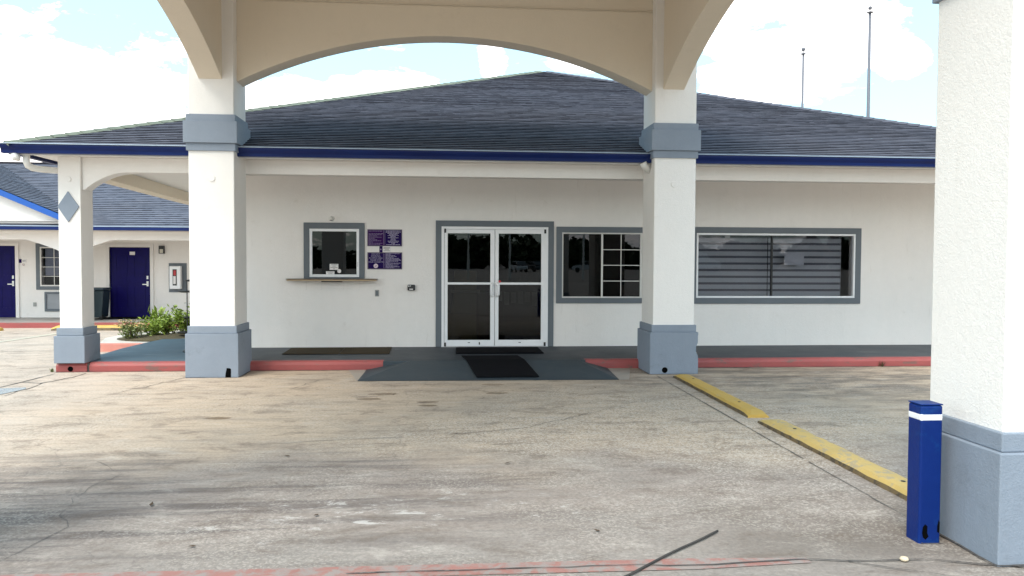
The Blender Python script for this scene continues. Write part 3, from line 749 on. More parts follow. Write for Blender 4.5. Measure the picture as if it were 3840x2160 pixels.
# wide window with zebra shades
w3 = casing('wide_window', 4.31, 7.411, .872, 2.219, 4.399, 7.305, .973, 2.115)
frame_ring(4.40, 7.304, .974, 2.114, .034, W0 - .03, W0 + .06).build('window_frame', 'white_metal', w3, bevel=.008, seg=3)
box(5.768, 5.792, W0 - .006, W0 + .05, 1.009, 2.079).build('mullion', 'iron', w3)
box(4.435, 5.767, W0 + .02, W0 + .026, 1.009, 2.079).build('pane', 'glass_win', w3); box(5.793, 7.269, W0 + .02, W0 + .026, 1.009, 2.079).build('pane', 'glass_win', w3)
for xa, xb in ((4.44, 5.772), (5.788, 7.15)):
    sh = MB().box(xa, xb, W1 - .03, W1 + .03, 2.06, 2.11).build('roller_shade', 'iron', w3)
    MB().box(xa, xb, W1 + .001, W1 + .004, 1.0, 2.058).build('shade_backing', 'shadeback', sh)
    for i in range(9):
        z = 2.035 - i * .1187
        MB().box(xa, xb, W1 - .004, W1, max(1.0, z - .078), z).build('shade_band', 'shade', sh)
p = MB().box(4.93, 5.02, W0 + .03, W0 + .034, 2.0, 2.075).build('window_sticker', 'greyplate', w3)
p = MB().box(6.02, 6.38, W0 + .031, W0 + .035, 1.56, 1.78).build('window_notice', 'grille', w3)

# faint bracket scars under the shelf
for x in (-2.33, -2.075, -1.71, -1.44):
    MB().box(x - .004, x + .004, W0 - .006, W0 - .001, 1.105, 1.26).box(x - .028, x - .004, W0 - .006, W0 - .001, 1.105, 1.112).build('bracket_scar', 'white', off)
# capped base flashing line
# ================================================================== THINGS ON THE FAÇADE
sv = empty('service_shelf', (-1.88, 13.5, 1.28), 'long tan shelf with a dark edge under the small service window', 'shelf')
MB().prism([(-2.60, 1.285), (-1.16, 1.285), (-1.13, 1.272), (-1.16, 1.262), (-2.60, 1.262), (-2.63, 1.274)], 13.42, W0 - .03, 'Y').build('shelf_board', 'shelf', sv, bevel=.004)
box(-2.63, -1.13, 13.415, W0 - .03, 1.286, 1.296).build('shelf_top', 'shelfdark', sv, bevel=.003)
box(-2.05, -1.72, 13.44, 13.62, 1.245, 1.261).build('cash_tray', 'iron', sv)
wc = empty('motion_sensor', (-1.905, 13.65, 2.31), 'small round white sensor above the service window', 'sensor')
MB().tube([(-1.905, W0, 2.31), (-1.905, W0 - .03, 2.31)], [.045, .04], 24).build('base', 'white_pvc', wc)
MB().lathe([(.006, -.035), (.028, -.03), (.032, 0), (.026, .02), (.005, .032)], (-1.905, W0 - .05, 2.31), 18).build('dome', 'white_pvc', wc, smooth=True)
MB().box(-1.928, -1.882, W0 - .086, W0 - .07, 2.272, 2.28).build('lens', 'black', wc)
op = tag(MB().box(-1.185, -1.115, W0 - .022, W0 - .001, .996, 1.106).build('outlet_cover', 'greyplate', bevel=.006), 'small grey outlet cover low on the wall between the shelf and the entrance', 'outlet cover')
MB().box(-1.168, -1.132, W0 - .026, W0 - .0222, 1.012, 1.09).build('flap', 'trim', op)
kb_ = empty('keypad_box', (-.568, 13.65, 1.148), 'small black rounded box on the wall left of the glass entrance', 'key box')
MB().box(-.632, -.504, W0 - .075, W0 - .001, 1.098, 1.198).build('housing', 'black', kb_, bevel=.016, seg=3)
MB().box(-.60, -.54, W0 - .08, W0 - .0755, 1.112, 1.13).build('name_strip', 'paper', kb_)
MB().box(-.622, -.60, W0 - .08, W0 - .0755, 1.165, 1.182).build('button', 'steel', kb_)
MB().box(-.592, -.575, W0 - .08, W0 - .0755, 1.17, 1.185).build('button', 'steel', kb_)


def board(name, x0, x1, z0, z1, label, m1, m2):
    e = empty(name, ((x0 + x1) / 2, W0, (z0 + z1) / 2), label, 'sign')
    fr = frame_ring(x0, x1, z0, z1, .014, W0 - .016, W0 - .001).build('rim', 'signrim', e)
    xm = (x0 + x1) / 2 - .012
    MB().box(x0 + .014, xm, W0 - .012, W0 - .001, z0 + .014, z1 - .014).build('panel', m1, e)
    MB().box(xm + .001, x1 - .014, W0 - .0115, W0 - .001, z0 + .014, z1 - .014).build('panel', m2, e)
    d = MB().box(xm - .012, xm - .007, W0 - .014, W0 - .0121, z0 + .02, z1 - .02).box(xm + .012, xm + .017, W0 - .014, W0 - .0121, z0 + .02, z1 - .02).build('divider', 'inkdim', e)
    return e, xm


def lines(e, rows, x0, x1, z0, z1, al, m, th=.006, seed=1):
    rr = random.Random(seed); n = len(rows); b = MB()
    for i, k in enumerate(rows):
        z = z1 - (i + .5) * (z1 - z0) / n; L = (x1 - x0) * k
        a = x0 if al == 'L' else (x0 + x1) / 2 - L / 2; x = a
        while x < a + L - .004:      # broken into word-like runs
            wl = min(rr.uniform(.012, .045), a + L - x); b.box(x, x + wl, W0 - .0135, W0 - .0122, z - th * rr.uniform(.4, .55), z + th * rr.uniform(.4, .55)); x += wl + .006
    return b.build('small_print', m, e)


e, xm = board('rules_sign', -1.31, -.726, 1.849, 2.134, 'upper purple two-panel notice board beside the service window', 'purple2', 'purple')
lines(e, [.95, 0, 1, .93, .6, .92, .45, .62, .9, .28, .95, .82], -1.288, xm - .018, 1.868, 2.115, 'L', 'inkdim', .008, 2)
lines(e, [.95, .98, .75, .55, .72, .36, .68, .28, .36, .72, .6, .22, .9], xm + .026, -.748, 1.868, 2.118, 'C', 'ink', .010, 3)
e, xm = board('smoking_sign', -1.31, -.726, 1.457, 1.745, 'lower purple notice board with bold no smoking text and a pale disc', 'purple', 'purple')
cx = (-1.296 + xm - .012) / 2
for i, t in enumerate(('DO NOT', 'SMOKING,', 'IN OFFICE AREA', 'PLEASE STOP', 'YOUR CIGARETTE')):
    text_mesh('lettering', t, cx, 1.715 - i * .034, .036 if i < 2 else .033, W0 - .0135, 'ink', e, spc=.95)
disc('pale_disc', cx, W0 - .0125, 1.515, .038, 'pink', e, .003)
MB().prism([(cx - .02, 1.508), (cx + .012, 1.522), (cx + .02, 1.518), (cx - .015, 1.502)], W0 - .018, W0 - .016, 'Y').build('cigarette_mark', 'dark_ink', e)
lines(e, [.93, .35, .6, .7, .5, .85, .95, 1, .8, .3, .98, .85, .45, .8, .9, .55], xm + .026, -.742, 1.475, 1.732, 'L', 'ink', .0075, 4)
e = empty('dark_plaque', (-1.082, W0, 1.797), 'narrow dark plaque between the two purple notice boards', 'plaque')
MB().box(-1.109, -1.056, W0 - .012, W0 - .001, 1.7455, 1.8485).build('plate', 'purple', e)
MB().tube([(-1.085, W0 - .0125, 1.795), (-1.085, W0 - .0145, 1.795)], .014, 16).build('mark', 'inkdim', e)
e = empty('white_notice', (-.986, W0, 1.797), 'small white paper notice between the two purple notice boards', 'notice')
MB().box(-1.053, -.915, W0 - .008, W0 - .001, 1.752, 1.842).build('sheet', 'paper', e)
b = MB()
for i, (a, c) in enumerate(((-1.04, -.93), (-1.04, -.94), (-1.02, -.95), (-1.04, -.93))): b.box(a, c, W0 - .0095, W0 - .0082, 1.822 - i * .018, 1.829 - i * .018)
b.build('small_print', 'dark_ink', e)

# mats
def mat_obj(pts, z, th, m, label, name='door_mat'):
    b = MB(); n = 4; vs = [(x, y, zz) for (x, y, zz) in pts] + [(x, y, zz + th) for (x, y, zz) in pts]
    b.add(vs, [(3, 2, 1, 0), (4, 5, 6, 7), (0, 1, 5, 4), (1, 2, 6, 5), (2, 3, 7, 6), (3, 0, 4, 7)])
    return tag(b.build(name, m, bevel=.003), label, 'mat')


z1 = zt + .007
mat_obj([(.174, 12.54, z1), (1.574, 12.53, z1), (1.576, 13.41, z1), (.19, 13.42, z1)], 0, .012, 'matblack', 'wide black mat flat on the walkway right against the glass doors')
rz = lambda y: .012 + (zt - .002) * (y - 10.58) / (YC - .02 - 10.58)
mb = MB(); yk = YC - .02
prof = [(10.71, rz(10.71)), (yk, zt + .008), (12.22, zt + .008)]
X0 = [.43, .315, .257]; X1 = [1.286, 1.18, 1.122]
vs = []
for (y, z), a, c in zip(prof, X0, X1): vs += [(a, y, z), (c, y, z), (a, y, z + .012), (c, y, z + .012)]
mb.add(vs, [(2, 3, 7, 6), (6, 7, 11, 10), (0, 4, 5, 1), (4, 8, 9, 5), (0, 1, 3, 2), (8, 10, 11, 9), (0, 2, 6, 4), (4, 6, 10, 8), (1, 5, 7, 3), (5, 9, 11, 7)])
tag(mb.build('door_mat', 'matblack', bevel=.003), 'black ribbed mat lying skewed down the entrance ramp', 'mat')
mat_obj([(-2.53, 12.58, z1), (-1.662, 12.60, z1), (-1.675, 13.49, z1), (-2.546, 13.47, z1)], 0, .009, 'matbrown', 'brown mat on the walkway below the shelf, farther from the entrance')
mat_obj([(-1.650, 12.60, z1), (-.871, 12.60, z1), (-.89, 13.53, z1), (-1.663, 13.50, z1)], 0, .009, 'matbrown', 'brown mat on the walkway below the notice boards, nearer the entrance')

# inside the lobby
rc = empty('reception_counter', (1.0, 16.5, .13), 'dim reception counter with papers hung on its front, seen through the right glass door', 'counter')
box(.62, 3.4, 16.4, 16.9, .13, 1.12).build('counter_body', 'int_wood', rc); box(.58, 3.42, 16.35, 16.95, 1.121, 1.16).build('counter_top', 'int_counter', rc)
for i in range(8):
    x = 1.08 + i * .145; s_ = (i % 3) * .02
    MB().box(x, x + .10, 16.385, 16.398, .78 - s_ - .06 * (i % 2), .98 - s_ * .5).build('leaflet', 'paper', rc)
rd = empty('display_stand', (.3, 15.2, .13), 'pale beige cabinet with a ledge just inside the left glass door', 'cabinet')
MB().prism([(.13, .62), (.60, .62), (.60, 1.0), (.17, 1.0)], 15.0, 15.5, 'Y').build('cabinet_body', 'int_counter', rd)
box(.12, .66, 14.96, 15.54, 1.001, 1.05).build('ledge', 'paper', rd); box(.18, .60, 15.05, 15.5, 1.051, 1.42).build('upper_panel', 'int_counter', rd)
box(.0, .60, 15.02, 15.5, .131, .60).build('base_panel', 'int_counter', rd); box(.64, .9, 15.1, 15.5, .131, 1.0).build('side_panel', 'int_wood', rd)

# ================================================================== PORTE-COCHERE
pc = empty('entrance_canopy', (0, 7.8, 0), 'big stucco drive-through canopy with arched beams on four square pillars', 'canopy')
xA, xB, Wd, Dp, yF, yN = -3.51, 2.9125, .704, .754, 11.067, 3.911
e1, e2, c1, c2 = .0247, .0511, .0246, .0293


def pillar(x0, y0, dmg=False, dz=0.0):
    x1, y1 = x0 + Wd, y0 + Dp
    s_ = MB().box(x0 + e2, x1 - e2, y0 + e2, y1 - e2, -.05, 5.5).build('pillar', 'white', pc, bevel=.010)
    pb = MB()
    if dmg:   # chipped right front corner
        pr = [(x0, -.05), (x1, -.05), (x1 + .001, .20), (x1 - .005, .27), (x1 - .028, .30), (x1 - .045, .335), (x1 - .03, .39), (x1 - .006, .45), (x1 - .004, .55), (x1, .565), (x1, .60), (x0, .60)]
        pb.prism(pr, y0, y0 + .09, 'Y'); pb.box(x0, x1, y0 + .0905, y1, -.05, .60)
    else: pb.box(x0, x1, y0, y1, -.05, .60)
    pb.box(x0 + e1, x1 - e1, y0 + e1, y1 - e1, .601, .703).build('plinth', 'blue_grey', s_, bevel=.007)
    i = e2 - c1; j = e2 - c1 - c2
    MB().box(x0 + i, x1 - i, y0 + i, y1 - i, 3.079 + dz, 3.181 + dz).box(x0 + j, x1 - j, y0 + j, y1 - j, 3.182 + dz, 3.476 + dz).box(x0 + i, x1 - i, y0 + i, y1 - i, 3.477 + dz, 3.571 + dz).build('capital', 'blue_grey', s_, bevel=.005)
    return s_


pA = pillar(xA, yF); pB = pillar(xB, yF, True); pC = pillar(xB, yN, dz=.092); pD = pillar(xA, yN, dz=.092)
disc('cover_disc', -3.156, yF + e2 + .002, 2.712, .048, 'white', pA); disc('cover_disc', 3.252, yF + e2 + .002, 2.709, .046, 'white', pB)
MB().prism([(-2.98, .0), (-2.905, .0), (-2.905, .12), (-2.93, .13), (-2.96, .13), (-2.975, .06)], yF - .003, yF + .01, 'Y').build('drain_notch', 'hole', pA)
MB().tube([(3.13, yF - .003, .06), (3.13, yF + .01, .06)], .042, 16).build('drain_notch', 'hole', pB)
MB().prism([(x * 1.0 + 3.60, z + .2) for x, z in ((-.04, .12), (.02, .10), (.012, .0), (-.01, -.04), (-.035, .02))], yF + .088, yF + .0895, 'Y').build('chipped_patch', 'cream_conc', pB)


def arch(x0, x1, zs, zc, top, n=30):
    h = (x1 - x0) / 2; r = zc - zs; R = (h * h + r * r) / (2 * r); c = (x0 + x1) / 2
    pts = [(c + h * (2 * i / n - 1), zc - R + math.sqrt(R * R - (h * (2 * i / n - 1)) ** 2)) for i in range(n + 1)]
    return [(x0, top)] + pts + [(x1, top)]


TOP = 5.5
xa, xb = xA + Wd - e2 - .003, xB + e2 + .003
bf = MB().prism(arch(xa, xb, 4.055, 4.755, TOP), 11.293, 11.645, 'Y').build('arched_beam', 'beam', pc, bevel=.006)
MB().box(xa + .01, xb - .01, 11.278, 11.292, 5.158, 5.168).box(xa + .01, xb - .01, 11.278, 11.292, 5.182, 5.192).build('groove_bead', 'beam', bf)
MB().prism(arch(xa, xb, 4.055, 4.755, TOP), 4.1, 4.45, 'Y').build('arched_beam', 'beam', pc, bevel=.006)
for x0, x1 in ((-3.317, -3.008), (3.081, 3.384)):
    MB().prism(arch(yN + Dp - e2 - .003, yF + e2 + .003, 4.045, 4.79, TOP), x0, x1, 'X').build('arched_beam', 'beam', pc, bevel=.006)
box(xA, xB + Wd, yN, yF + Dp, 5.501, 5.56).build('canopy_ceiling', 'beam', pc)
box(xA - .35, xB + Wd + .35, yN - .35, yF + Dp + .35, 5.57, 5.85).build('fascia', 'gutter', pc)
q = [(xA - .4, yN - .4, 5.86), (xB + Wd + .4, yN - .4, 5.86), (xB + Wd + .4, yF + Dp + .4, 5.86), (xA - .4, yF + Dp + .4, 5.86), (.05, 7.2, 7.3), (.05, 8.4, 7.3)]
MB().add(q, [(0, 1, 4), (1, 2, 5, 4), (2, 3, 5), (3, 0, 4, 5), (3, 2, 1, 0)]).build('canopy_roof', 'shingle', pc)

# ================================================================== FOREGROUND THINGS
def wheel_stop(x0, y0, x1, y1, wd, h, m, label, group=None, z=0.0, side=None):
    a = Vector((x0, y0, z)); b_ = Vector((x1, y1, z)); e = empty('wheel_stop', ((x0 + x1) / 2, (y0 + y1) / 2, z), label, 'wheel stop', group)
    t = (b_ - a).normalized(); nn = Vector((-t.y, t.x, 0)) * (1 if side is None else side); L = (b_ - a).length
    prof = [(0, 0), (wd * .04, h * .52), (wd * .16, h * .88), (wd * .35, h), (wd * .65, h), (wd * .84, h * .88), (wd * .96, h * .52), (wd, 0)]
    m_ = MB(); rr = random.Random(int(x0 * 100) + int(y0 * 10)); k = 24; vs = []
    for i in range(k + 1):
        s_ = L * i / k; end = min(i, k - i); hs = 1.0 if end > 1 else (.55 if end == 0 else .93)
        for (pw, ph) in prof:
            p_ = a + t * s_ + nn * (pw + rr.uniform(-.004, .004)) + Vector((0, 0, ph * hs + (rr.uniform(-.003, .003) if ph > 0 else 0)))
            vs.append(p_)
    n = len(prof)
    m_.cur = 1; m_.add(vs, [(i * n + j, i * n + j + 1, (i + 1) * n + j + 1, (i + 1) * n + j) for i in range(k) for j in (0, n - 2)]); m_.cur = 0
    m_.add(vs, [(i * n + j, i * n + j + 1, (i + 1) * n + j + 1, (i + 1) * n + j) for i in range(k) for j in range(1, n - 2)] + [list(range(n)), [k * n + j for j in range(n)][::-1], ] + [(i * n, (i + 1) * n, (i + 1) * n + n - 1, i * n + n - 1) for i in range(k)])
    m_.build('stop_body', [m, 'darkfoot'], e)
    for f_ in (.2, .8):
        p_ = a + t * L * f_ + nn * wd * .5
        MB().lathe([(.006, 0), (.017, .0), (.015, .004), (.004, .005)], (p_.x, p_.y, z + h + .0005), 12).build('anchor_bolt', 'iron', e)
    return e


G = 'yellow wheel stops in line beside the drive'
wheel_stop(3.11, 7.9, 3.165, 10.78, .235, .062, 'yellow', 'cleaner yellow wheel stop starting at the foot of the chipped canopy pillar', G, side=-1)
wheel_stop(3.10, 4.72, 3.115, 7.66, .25, .06, 'yellowworn', 'scuffed yellow wheel stop, its near end hidden behind the blue bollard', G, side=-1)

bo = empty('bollard', (2.72, 4.36, 0), 'square blue bollard with a white reflective band at the foot of the right pillar', 'bollard')
def rotbox(cx, cyy, hw, ang, z0, z1):
    b = MB(); ca, sa = math.cos(ang), math.sin(ang); q = [(-hw, -hw), (hw, -hw), (hw, hw), (-hw, hw)]
    P_ = [(cx + ca * a - sa * b_, cyy + sa * a + ca * b_) for a, b_ in q]
    return b.prism(P_, z0, z1, 'Z')
bx, by, ba = 2.762, 4.335, 0.0
rotbox(bx, by, .065, ba, -.03, .792).build('post', 'bollard', bo, bevel=.012, seg=3)
rotbox(bx, by, .0662, ba, .793, .800).build('cap', 'bollard', bo, bevel=.004)
rotbox(bx, by, .0662, ba, .700, .748).build('reflective_band', 'band', bo, bevel=.012, seg=3)
ca, sa = math.cos(ba), math.sin(ba)
def onface(u, face):   # point on the bollard face: 0 = front, 1 = right side
    lx, ly = (u, -.0654) if face == 0 else (.0654, u)
    return bx + ca * lx - sa * ly, by + sa * lx + ca * ly
for fc, pts in ((0, [(-.040, .035), (-.024, .022), (-.006, .04), (-.014, .06), (-.014, .10), (-.028, .112), (-.042, .095), (-.046, .06)]), (0, [(.044, .065), (.058, .058), (.060, .12), (.052, .135), (.044, .10)])):
    b = MB(); vs = [(*onface(u, fc), z) for u, z in pts]; b.add(vs, [range(len(vs))]); b.build('rust_hole', 'hole', bo)

rp_ = MB(); pts = [(.80, 3.80), (.949, 3.93), (1.104, 4.078), (1.21, 4.18), (1.323, 4.278), (1.41, 4.35), (1.491, 4.42), (1.56, 4.485), (1.611, 4.53)]
rp_.tube([(x, y, .012) for x, y in pts], .0068, 8)
tag(rp_.build('cord', 'rope', smooth=True), 'frayed dark cord lying diagonally on the concrete in the foreground', 'cord')
pe = MB(); pe.lathe([(.004, -.014), (.02, -.008), (.024, 0), (.018, .009), (.004, .013)], (2.46, 4.02, .014), 12)
tag(pe.build('pebble', 'pebble', smooth=True), 'pale pebble on the concrete in front of the blue bollard', 'pebble')
# leaf fragments
lr = random.Random(12); lm = MB()
lm.add([(-.03, 0, .004), (-.01, -.012, .008), (.03, 0, .012), (-.005, .013, .006)], [(0, 1, 2), (0, 2, 3)])
lf0 = lm.build('leaf_fragment', 'leafdry'); tag(lf0, 'small dry leaf fragment lying on the concrete', 'leaf', 'leaf fragments scattered on the drive')
spots = [(-1.28, 6.55), (-3.3, 8.1), (-3.05, 7.5), (-1.9, 5.3), (-.8, 5.0), (.1, 7.3), (.45, 9.2), (-.6, 9.5), (1.3, 8.6), (-.15, 10.1), (1.9, 9.9), (-2.0, 4.8), (.5, 6.2), (-1.2, 5.75), (-.35, 8.4), (1.0, 9.9), (-2.6, 9.6), (-2.2, 8.7), (2.0, 8.0), (-3.9, 6.0), (.9, 4.6), (-1.4, 4.5), (4.3, 9.1), (5.0, 8.2)]
for i, (x, y) in enumerate(spots):
    o = lf0 if i == 0 else lf0.copy()
    if i: COL.objects.link(o)
    o.location = (x, y, .004); o.rotation_euler = (0, 0, lr.uniform(0, 6.28)); k = lr.uniform(.5, 1.3); o.scale = (k, k, k)
# weed at the kerb on the right
def tuft(name, c, n, h, spread, m, label, cat, seed, wdt=.006, group=None):
    rr = random.Random(seed); b = MB()
    for i in range(n):
        th = rr.uniform(0, 6.28); L = h * rr.uniform(.5, 1); bd = spread * rr.uniform(.3, 1)
        p0 = Vector(c) + Vector((rr.gauss(0, .012), rr.gauss(0, .008), 0)); dv = Vector((math.cos(th), math.sin(th) * .6, 0)); sd_ = Vector((-dv.y, dv.x, 0)).normalized() * wdt
        p1 = p0 + dv * bd * .4 + Vector((0, 0, L * .6)); p2 = p0 + dv * bd + Vector((0, 0, L))
        b.add([p0 - sd_, p0 + sd_, p1 + sd_ * .8, p2, p1 - sd_ * .8], [(0, 1, 2, 3, 4)])
    return tag(b.build(name, m), label, cat, group)


tuft('weed', (6.73, YC - .03, .0), 26, .11, .10, 'stem', 'small brown weed growing at the foot of the red kerb near the right pillar', 'weed', 5, .004)
tuft('weed', (-5.56, YC + .02, .0), 24, .07, .08, 'leafdk', 'small grass tuft at the left end of the red kerb', 'weed', 6, .004)

# ================================================================== ISLAND PLANTS AND IRON STAND
def bush(name, c, rx, ry, h, nl, ls, m, label, seed, flowers=0, stems=8, upright=.3):
    rr = random.Random(seed); e = empty(name, c, label, 'plant', 'plants on the island')
    st = MB(); lf = MB(); fl = MB(); tips = []
    for i in range(stems):
        th = rr.uniform(0, 6.28); r = rr.uniform(.2, 1) ** .6; p = Vector((c[0] + rx * .35 * r * math.cos(th), c[1] + ry * .35 * r * math.sin(th), c[2]))
        hh = h * rr.uniform(.55, 1.0) * (1 - .25 * r); q_ = Vector((c[0] + rx * r * math.cos(th), c[1] + ry * r * math.sin(th), c[2] + hh)); mid = p.lerp(q_, .5) + Vector((0, 0, hh * .12))
        st.tube([p, mid, q_], [.008, .006, .003], 5, False); tips.append((p, mid, q_))
    for i in range(nl):
        p, mid, q_ = rr.choice(tips); t = rr.uniform(.12, 1.03); b0 = (p.lerp(mid, t * 2) if t < .5 else mid.lerp(q_, t * 2 - 1)) + Vector((rr.gauss(0, .045), rr.gauss(0, .045), rr.gauss(0, .03)))
        if b0.z < c[2] + .01: b0.z = c[2] + .01
        dv = Vector((rr.gauss(0, 1), rr.gauss(0, 1), rr.gauss(upright, .5))).normalized(); L = ls * rr.uniform(.6, 1.3); sd_ = dv.cross(Vector((rr.gauss(0, 1), rr.gauss(0, 1), 1))).normalized() * L * .2
        lf.add([b0, b0 + dv * L * .5 + sd_, b0 + dv * L, b0 + dv * L * .5 - sd_], [(0, 1, 2, 3)])
    st.build('stems', 'stem', e); lf.build('foliage', m, e)
    if flowers:
        for i in range(flowers):
            p, mid, q_ = rr.choice(tips); b0 = q_ + Vector((rr.gauss(0, .05), rr.gauss(0, .05), rr.uniform(0, .03)))
            for k in range(5):
                a_ = k * 1.257; dv = Vector((math.cos(a_), math.sin(a_) * .7, .5)); fl.add([b0, b0 + dv * .02 + Vector((.006, 0, 0)), b0 + dv * .03, b0 + dv * .02 - Vector((.006, 0, 0))], [(0, 1, 2, 3)])
        fl.build('flowers', 'flower', e)
    return e


bush('flowering_shrub', (-5.86, 15.35, .13), .26, .22, .36, 900, .055, 'leafdk', 'low dark shrub with pale orange flowers at the front edge of the island', 21, 60, 16)
bush('leafy_shrub', (-5.60, 15.75, .13), .22, .22, .42, 700, .08, 'leaf', 'low bright green shrub beside the flowering shrub', 22, 0, 12)
bush('leafy_shrub', (-5.40, 16.1, .13), .3, .25, .52, 900, .08, 'leaf', 'round bright green shrub in the middle of the island planting', 23, 0, 14)
bush('leafy_shrub', (-5.10, 16.2, .13), .28, .25, .66, 900, .08, 'leaf', 'taller green shrub next to the black iron stand', 24, 0, 14)
bush('leafy_shrub', (-4.92, 16.75, .13), .26, .24, .95, 900, .075, 'leafdk', 'tallest shrub of the island, partly behind the left canopy pillar', 25, 0, 14)
bush('spiky_plant', (-5.74, 16.4, .13), .12, .12, .52, 90, .16, 'leaf', 'upright spiky leaved plant at the back left of the island', 26, 0, 8, 2.0)
stn = empty('plant_stand', (-4.86, 15.55, .1), 'tall black iron stand with round tiers beside the left canopy pillar', 'stand')
sxp, syp = -4.90, 15.6
MB().tube([(sxp, syp, .1), (sxp, syp, 1.22)], .011, 8).build('pole', 'iron', stn)
for z, r in ((1.21, .085), (1.00, .16), (.50, .07), (.22, .19)):
    MB().lathe([(.012, -.02), (r * .7, -.018), (r, .0), (r, .014), (r * .85, .016), (.012, .01)], (sxp + (.05 if z > 1.1 else .0), syp, z), 24).build('tray', 'iron', stn, smooth=False)
ash = empty('ash_receptacle', (-4.02, 12.9, .135), 'black bell-based receptacle peeking out behind the left canopy pillar', 'ash bin')
axx, ayy = -4.10, 13.05
MB().lathe([(.17, 0), (.17, .015), (.13, .05), (.09, .12), (.06, .2), (.05, .26)], (axx + .10, ayy, .137), 28).build('base', 'black', ash, smooth=True)
MB().lathe([(.045, .262), (.03, .4), (.03, .66), (.045, .7), (.045, .72), (.01, .74)], (axx + .10, ayy, .137), 20).build('neck', 'black', ash, smooth=True)

# ================================================================== MOTEL WING
YM = 23.0
mo = empty('motel_wing', (-12, 23, 0), 'low white motel wing with a shingled gable roof and blue doors across the lot', 'building')
mh = [(-12.75, -11.80, -.2, 1.97), (-9.307, -8.21, -.2, 1.95), (-11.16, -10.2, .85, 1.95), (-10.99, -10.3, .23, .64)]
mw = wall_grid(-30, -6.4, -.2, 2.4, YM, YM + .2, mh); mw.box(-30, -6.4, YM + .3, 30, -.2, 2.4); mw.build('wall', 'wallw', mo)
# porch arcade beam with arched ends
def arcade(xl, xr, zt_=2.33, zb=2.105):
    pts = [(xl, zt_), (xl, zb - .35)]
    for i in range(9): t = i / 8 * math.pi / 2; pts.append((xl + .9 * math.sin(t), zb - .35 * (1 - math.sin(t) ** .8) if i < 8 else zb))
    for i in range(8, -1, -1): t = i / 8 * math.pi / 2; pts.append((xr - .9 * math.sin(t), zb - .35 * (1 - math.sin(t) ** .8) if i < 8 else zb))
    pts.append((xr, zb - .35)); pts.append((xr, zt_)); return pts
for xl, xr in ((-14.4, -9.75), (-9.45, -5.5), (-19.3, -14.7)):
    MB().prism(arcade(xl, xr), 21.28, 21.5, 'Y').build('porch_beam', 'white', mo)
for x in (-9.75, -14.7, -5.5, -19.6): MB().box(x, x + .3, 21.24, 21.54, -.01, 2.33).build('porch_post', 'white', mo)
box(-30, -6.2, 20.98, 23, 2.335, 2.36).build('soffit', 'white', mo)
RY, RZ = 26.4, 4.63
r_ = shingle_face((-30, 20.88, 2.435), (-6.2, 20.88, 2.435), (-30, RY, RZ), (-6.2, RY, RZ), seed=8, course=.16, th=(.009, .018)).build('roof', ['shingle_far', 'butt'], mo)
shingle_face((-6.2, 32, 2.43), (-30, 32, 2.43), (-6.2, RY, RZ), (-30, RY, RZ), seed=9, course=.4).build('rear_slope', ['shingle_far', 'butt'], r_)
box(-30, -6.2, RY - .1, RY + .1, RZ - .02, RZ + .03).build('ridge_cap', 'butt', r_)
# gable
GX, GZ, GY = -13.7, 4.50, 20.80
def gz(x): return GZ - .43 * abs(x - GX)
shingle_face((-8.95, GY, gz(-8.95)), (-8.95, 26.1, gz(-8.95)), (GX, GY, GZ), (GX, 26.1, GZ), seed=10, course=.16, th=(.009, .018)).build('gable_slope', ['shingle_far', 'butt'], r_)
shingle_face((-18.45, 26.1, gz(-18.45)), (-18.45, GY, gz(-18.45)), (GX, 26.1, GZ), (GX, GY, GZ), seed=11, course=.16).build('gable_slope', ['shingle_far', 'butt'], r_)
rk = MB().prism([(GX, GZ - .01), (-8.95, gz(-8.95) - .01), (-8.95, gz(-8.95) - .16), (GX, GZ - .16)], GY - .03, GY + .005, 'Y')
rk.prism([(GX, GZ - .01), (GX, GZ - .16), (-18.45, gz(-8.95) - .16), (-18.45, gz(-8.95) - .01)], GY - .03, GY + .005, 'Y'); rk.build('rake_board', 'rake', mo)
MB().prism([(GX, GZ - .1), (-9.2, gz(-9.2) - .1), (-9.2, 2.50), (-18.2, 2.50), (-18.2, gz(-9.2) - .1)], 20.98, 21.1, 'Y').build('gable_wall', 'white', mo)
MB().box(-30, -9.3, 20.90, 20.975, 2.565, 2.585).build('gable_ledge', 'white', mo)
MB().prism([(20.80, 2.425), (20.80, 2.34), (20.88, 2.335), (20.90, 2.425)], -30, -6.2, 'X').build('gutter', 'gutter', mo)
MB().box(-30, -6.2, 20.79, 20.81, 2.426, 2.445).build('gutter_lip', 'lip', mo)


def mdoor(x0, x1, z1, hinge, deco):
    fr = MB().box(x0 - .09, x0, YM - .04, YM + .06, -.01, z1 + .09).box(x1, x1 + .09, YM - .04, YM + .06, -.01, z1 + .09).box(x0, x1, YM - .04, YM + .06, z1, z1 + .09).build('door_frame', 'white' if deco else 'wallw', mo)
    L = MB().box(x0, x1, YM + .03, YM + .08, -.005, z1).build('door', 'door_blue', mo)
    w_ = x1 - x0
    for a, b_, c, d_ in ((.14, .42, .58, .9), (.58, .86, .58, .9), (.14, .42, .12, .44), (.58, .86, .12, .44)):
        frame_ring(x0 + a * w_, x0 + b_ * w_, z1 * c, z1 * d_, .02, YM + .022, YM + .0295).build('panel_moulding', 'door_blue', L)
    hx = x1 - .09
    MB().box(hx - .025, hx + .025, YM + .015, YM + .0295, .86, 1.0).build('lock_plate', 'steel', L)
    MB().box(hx - .022, hx + .022, YM + .012, YM + .0295, 1.06, 1.15).build('deadbolt', 'steel', L)
    MB().box(hx - .13, hx, YM - .02, YM + .0, .90, .925).build('handle', 'steel', L)
    return L


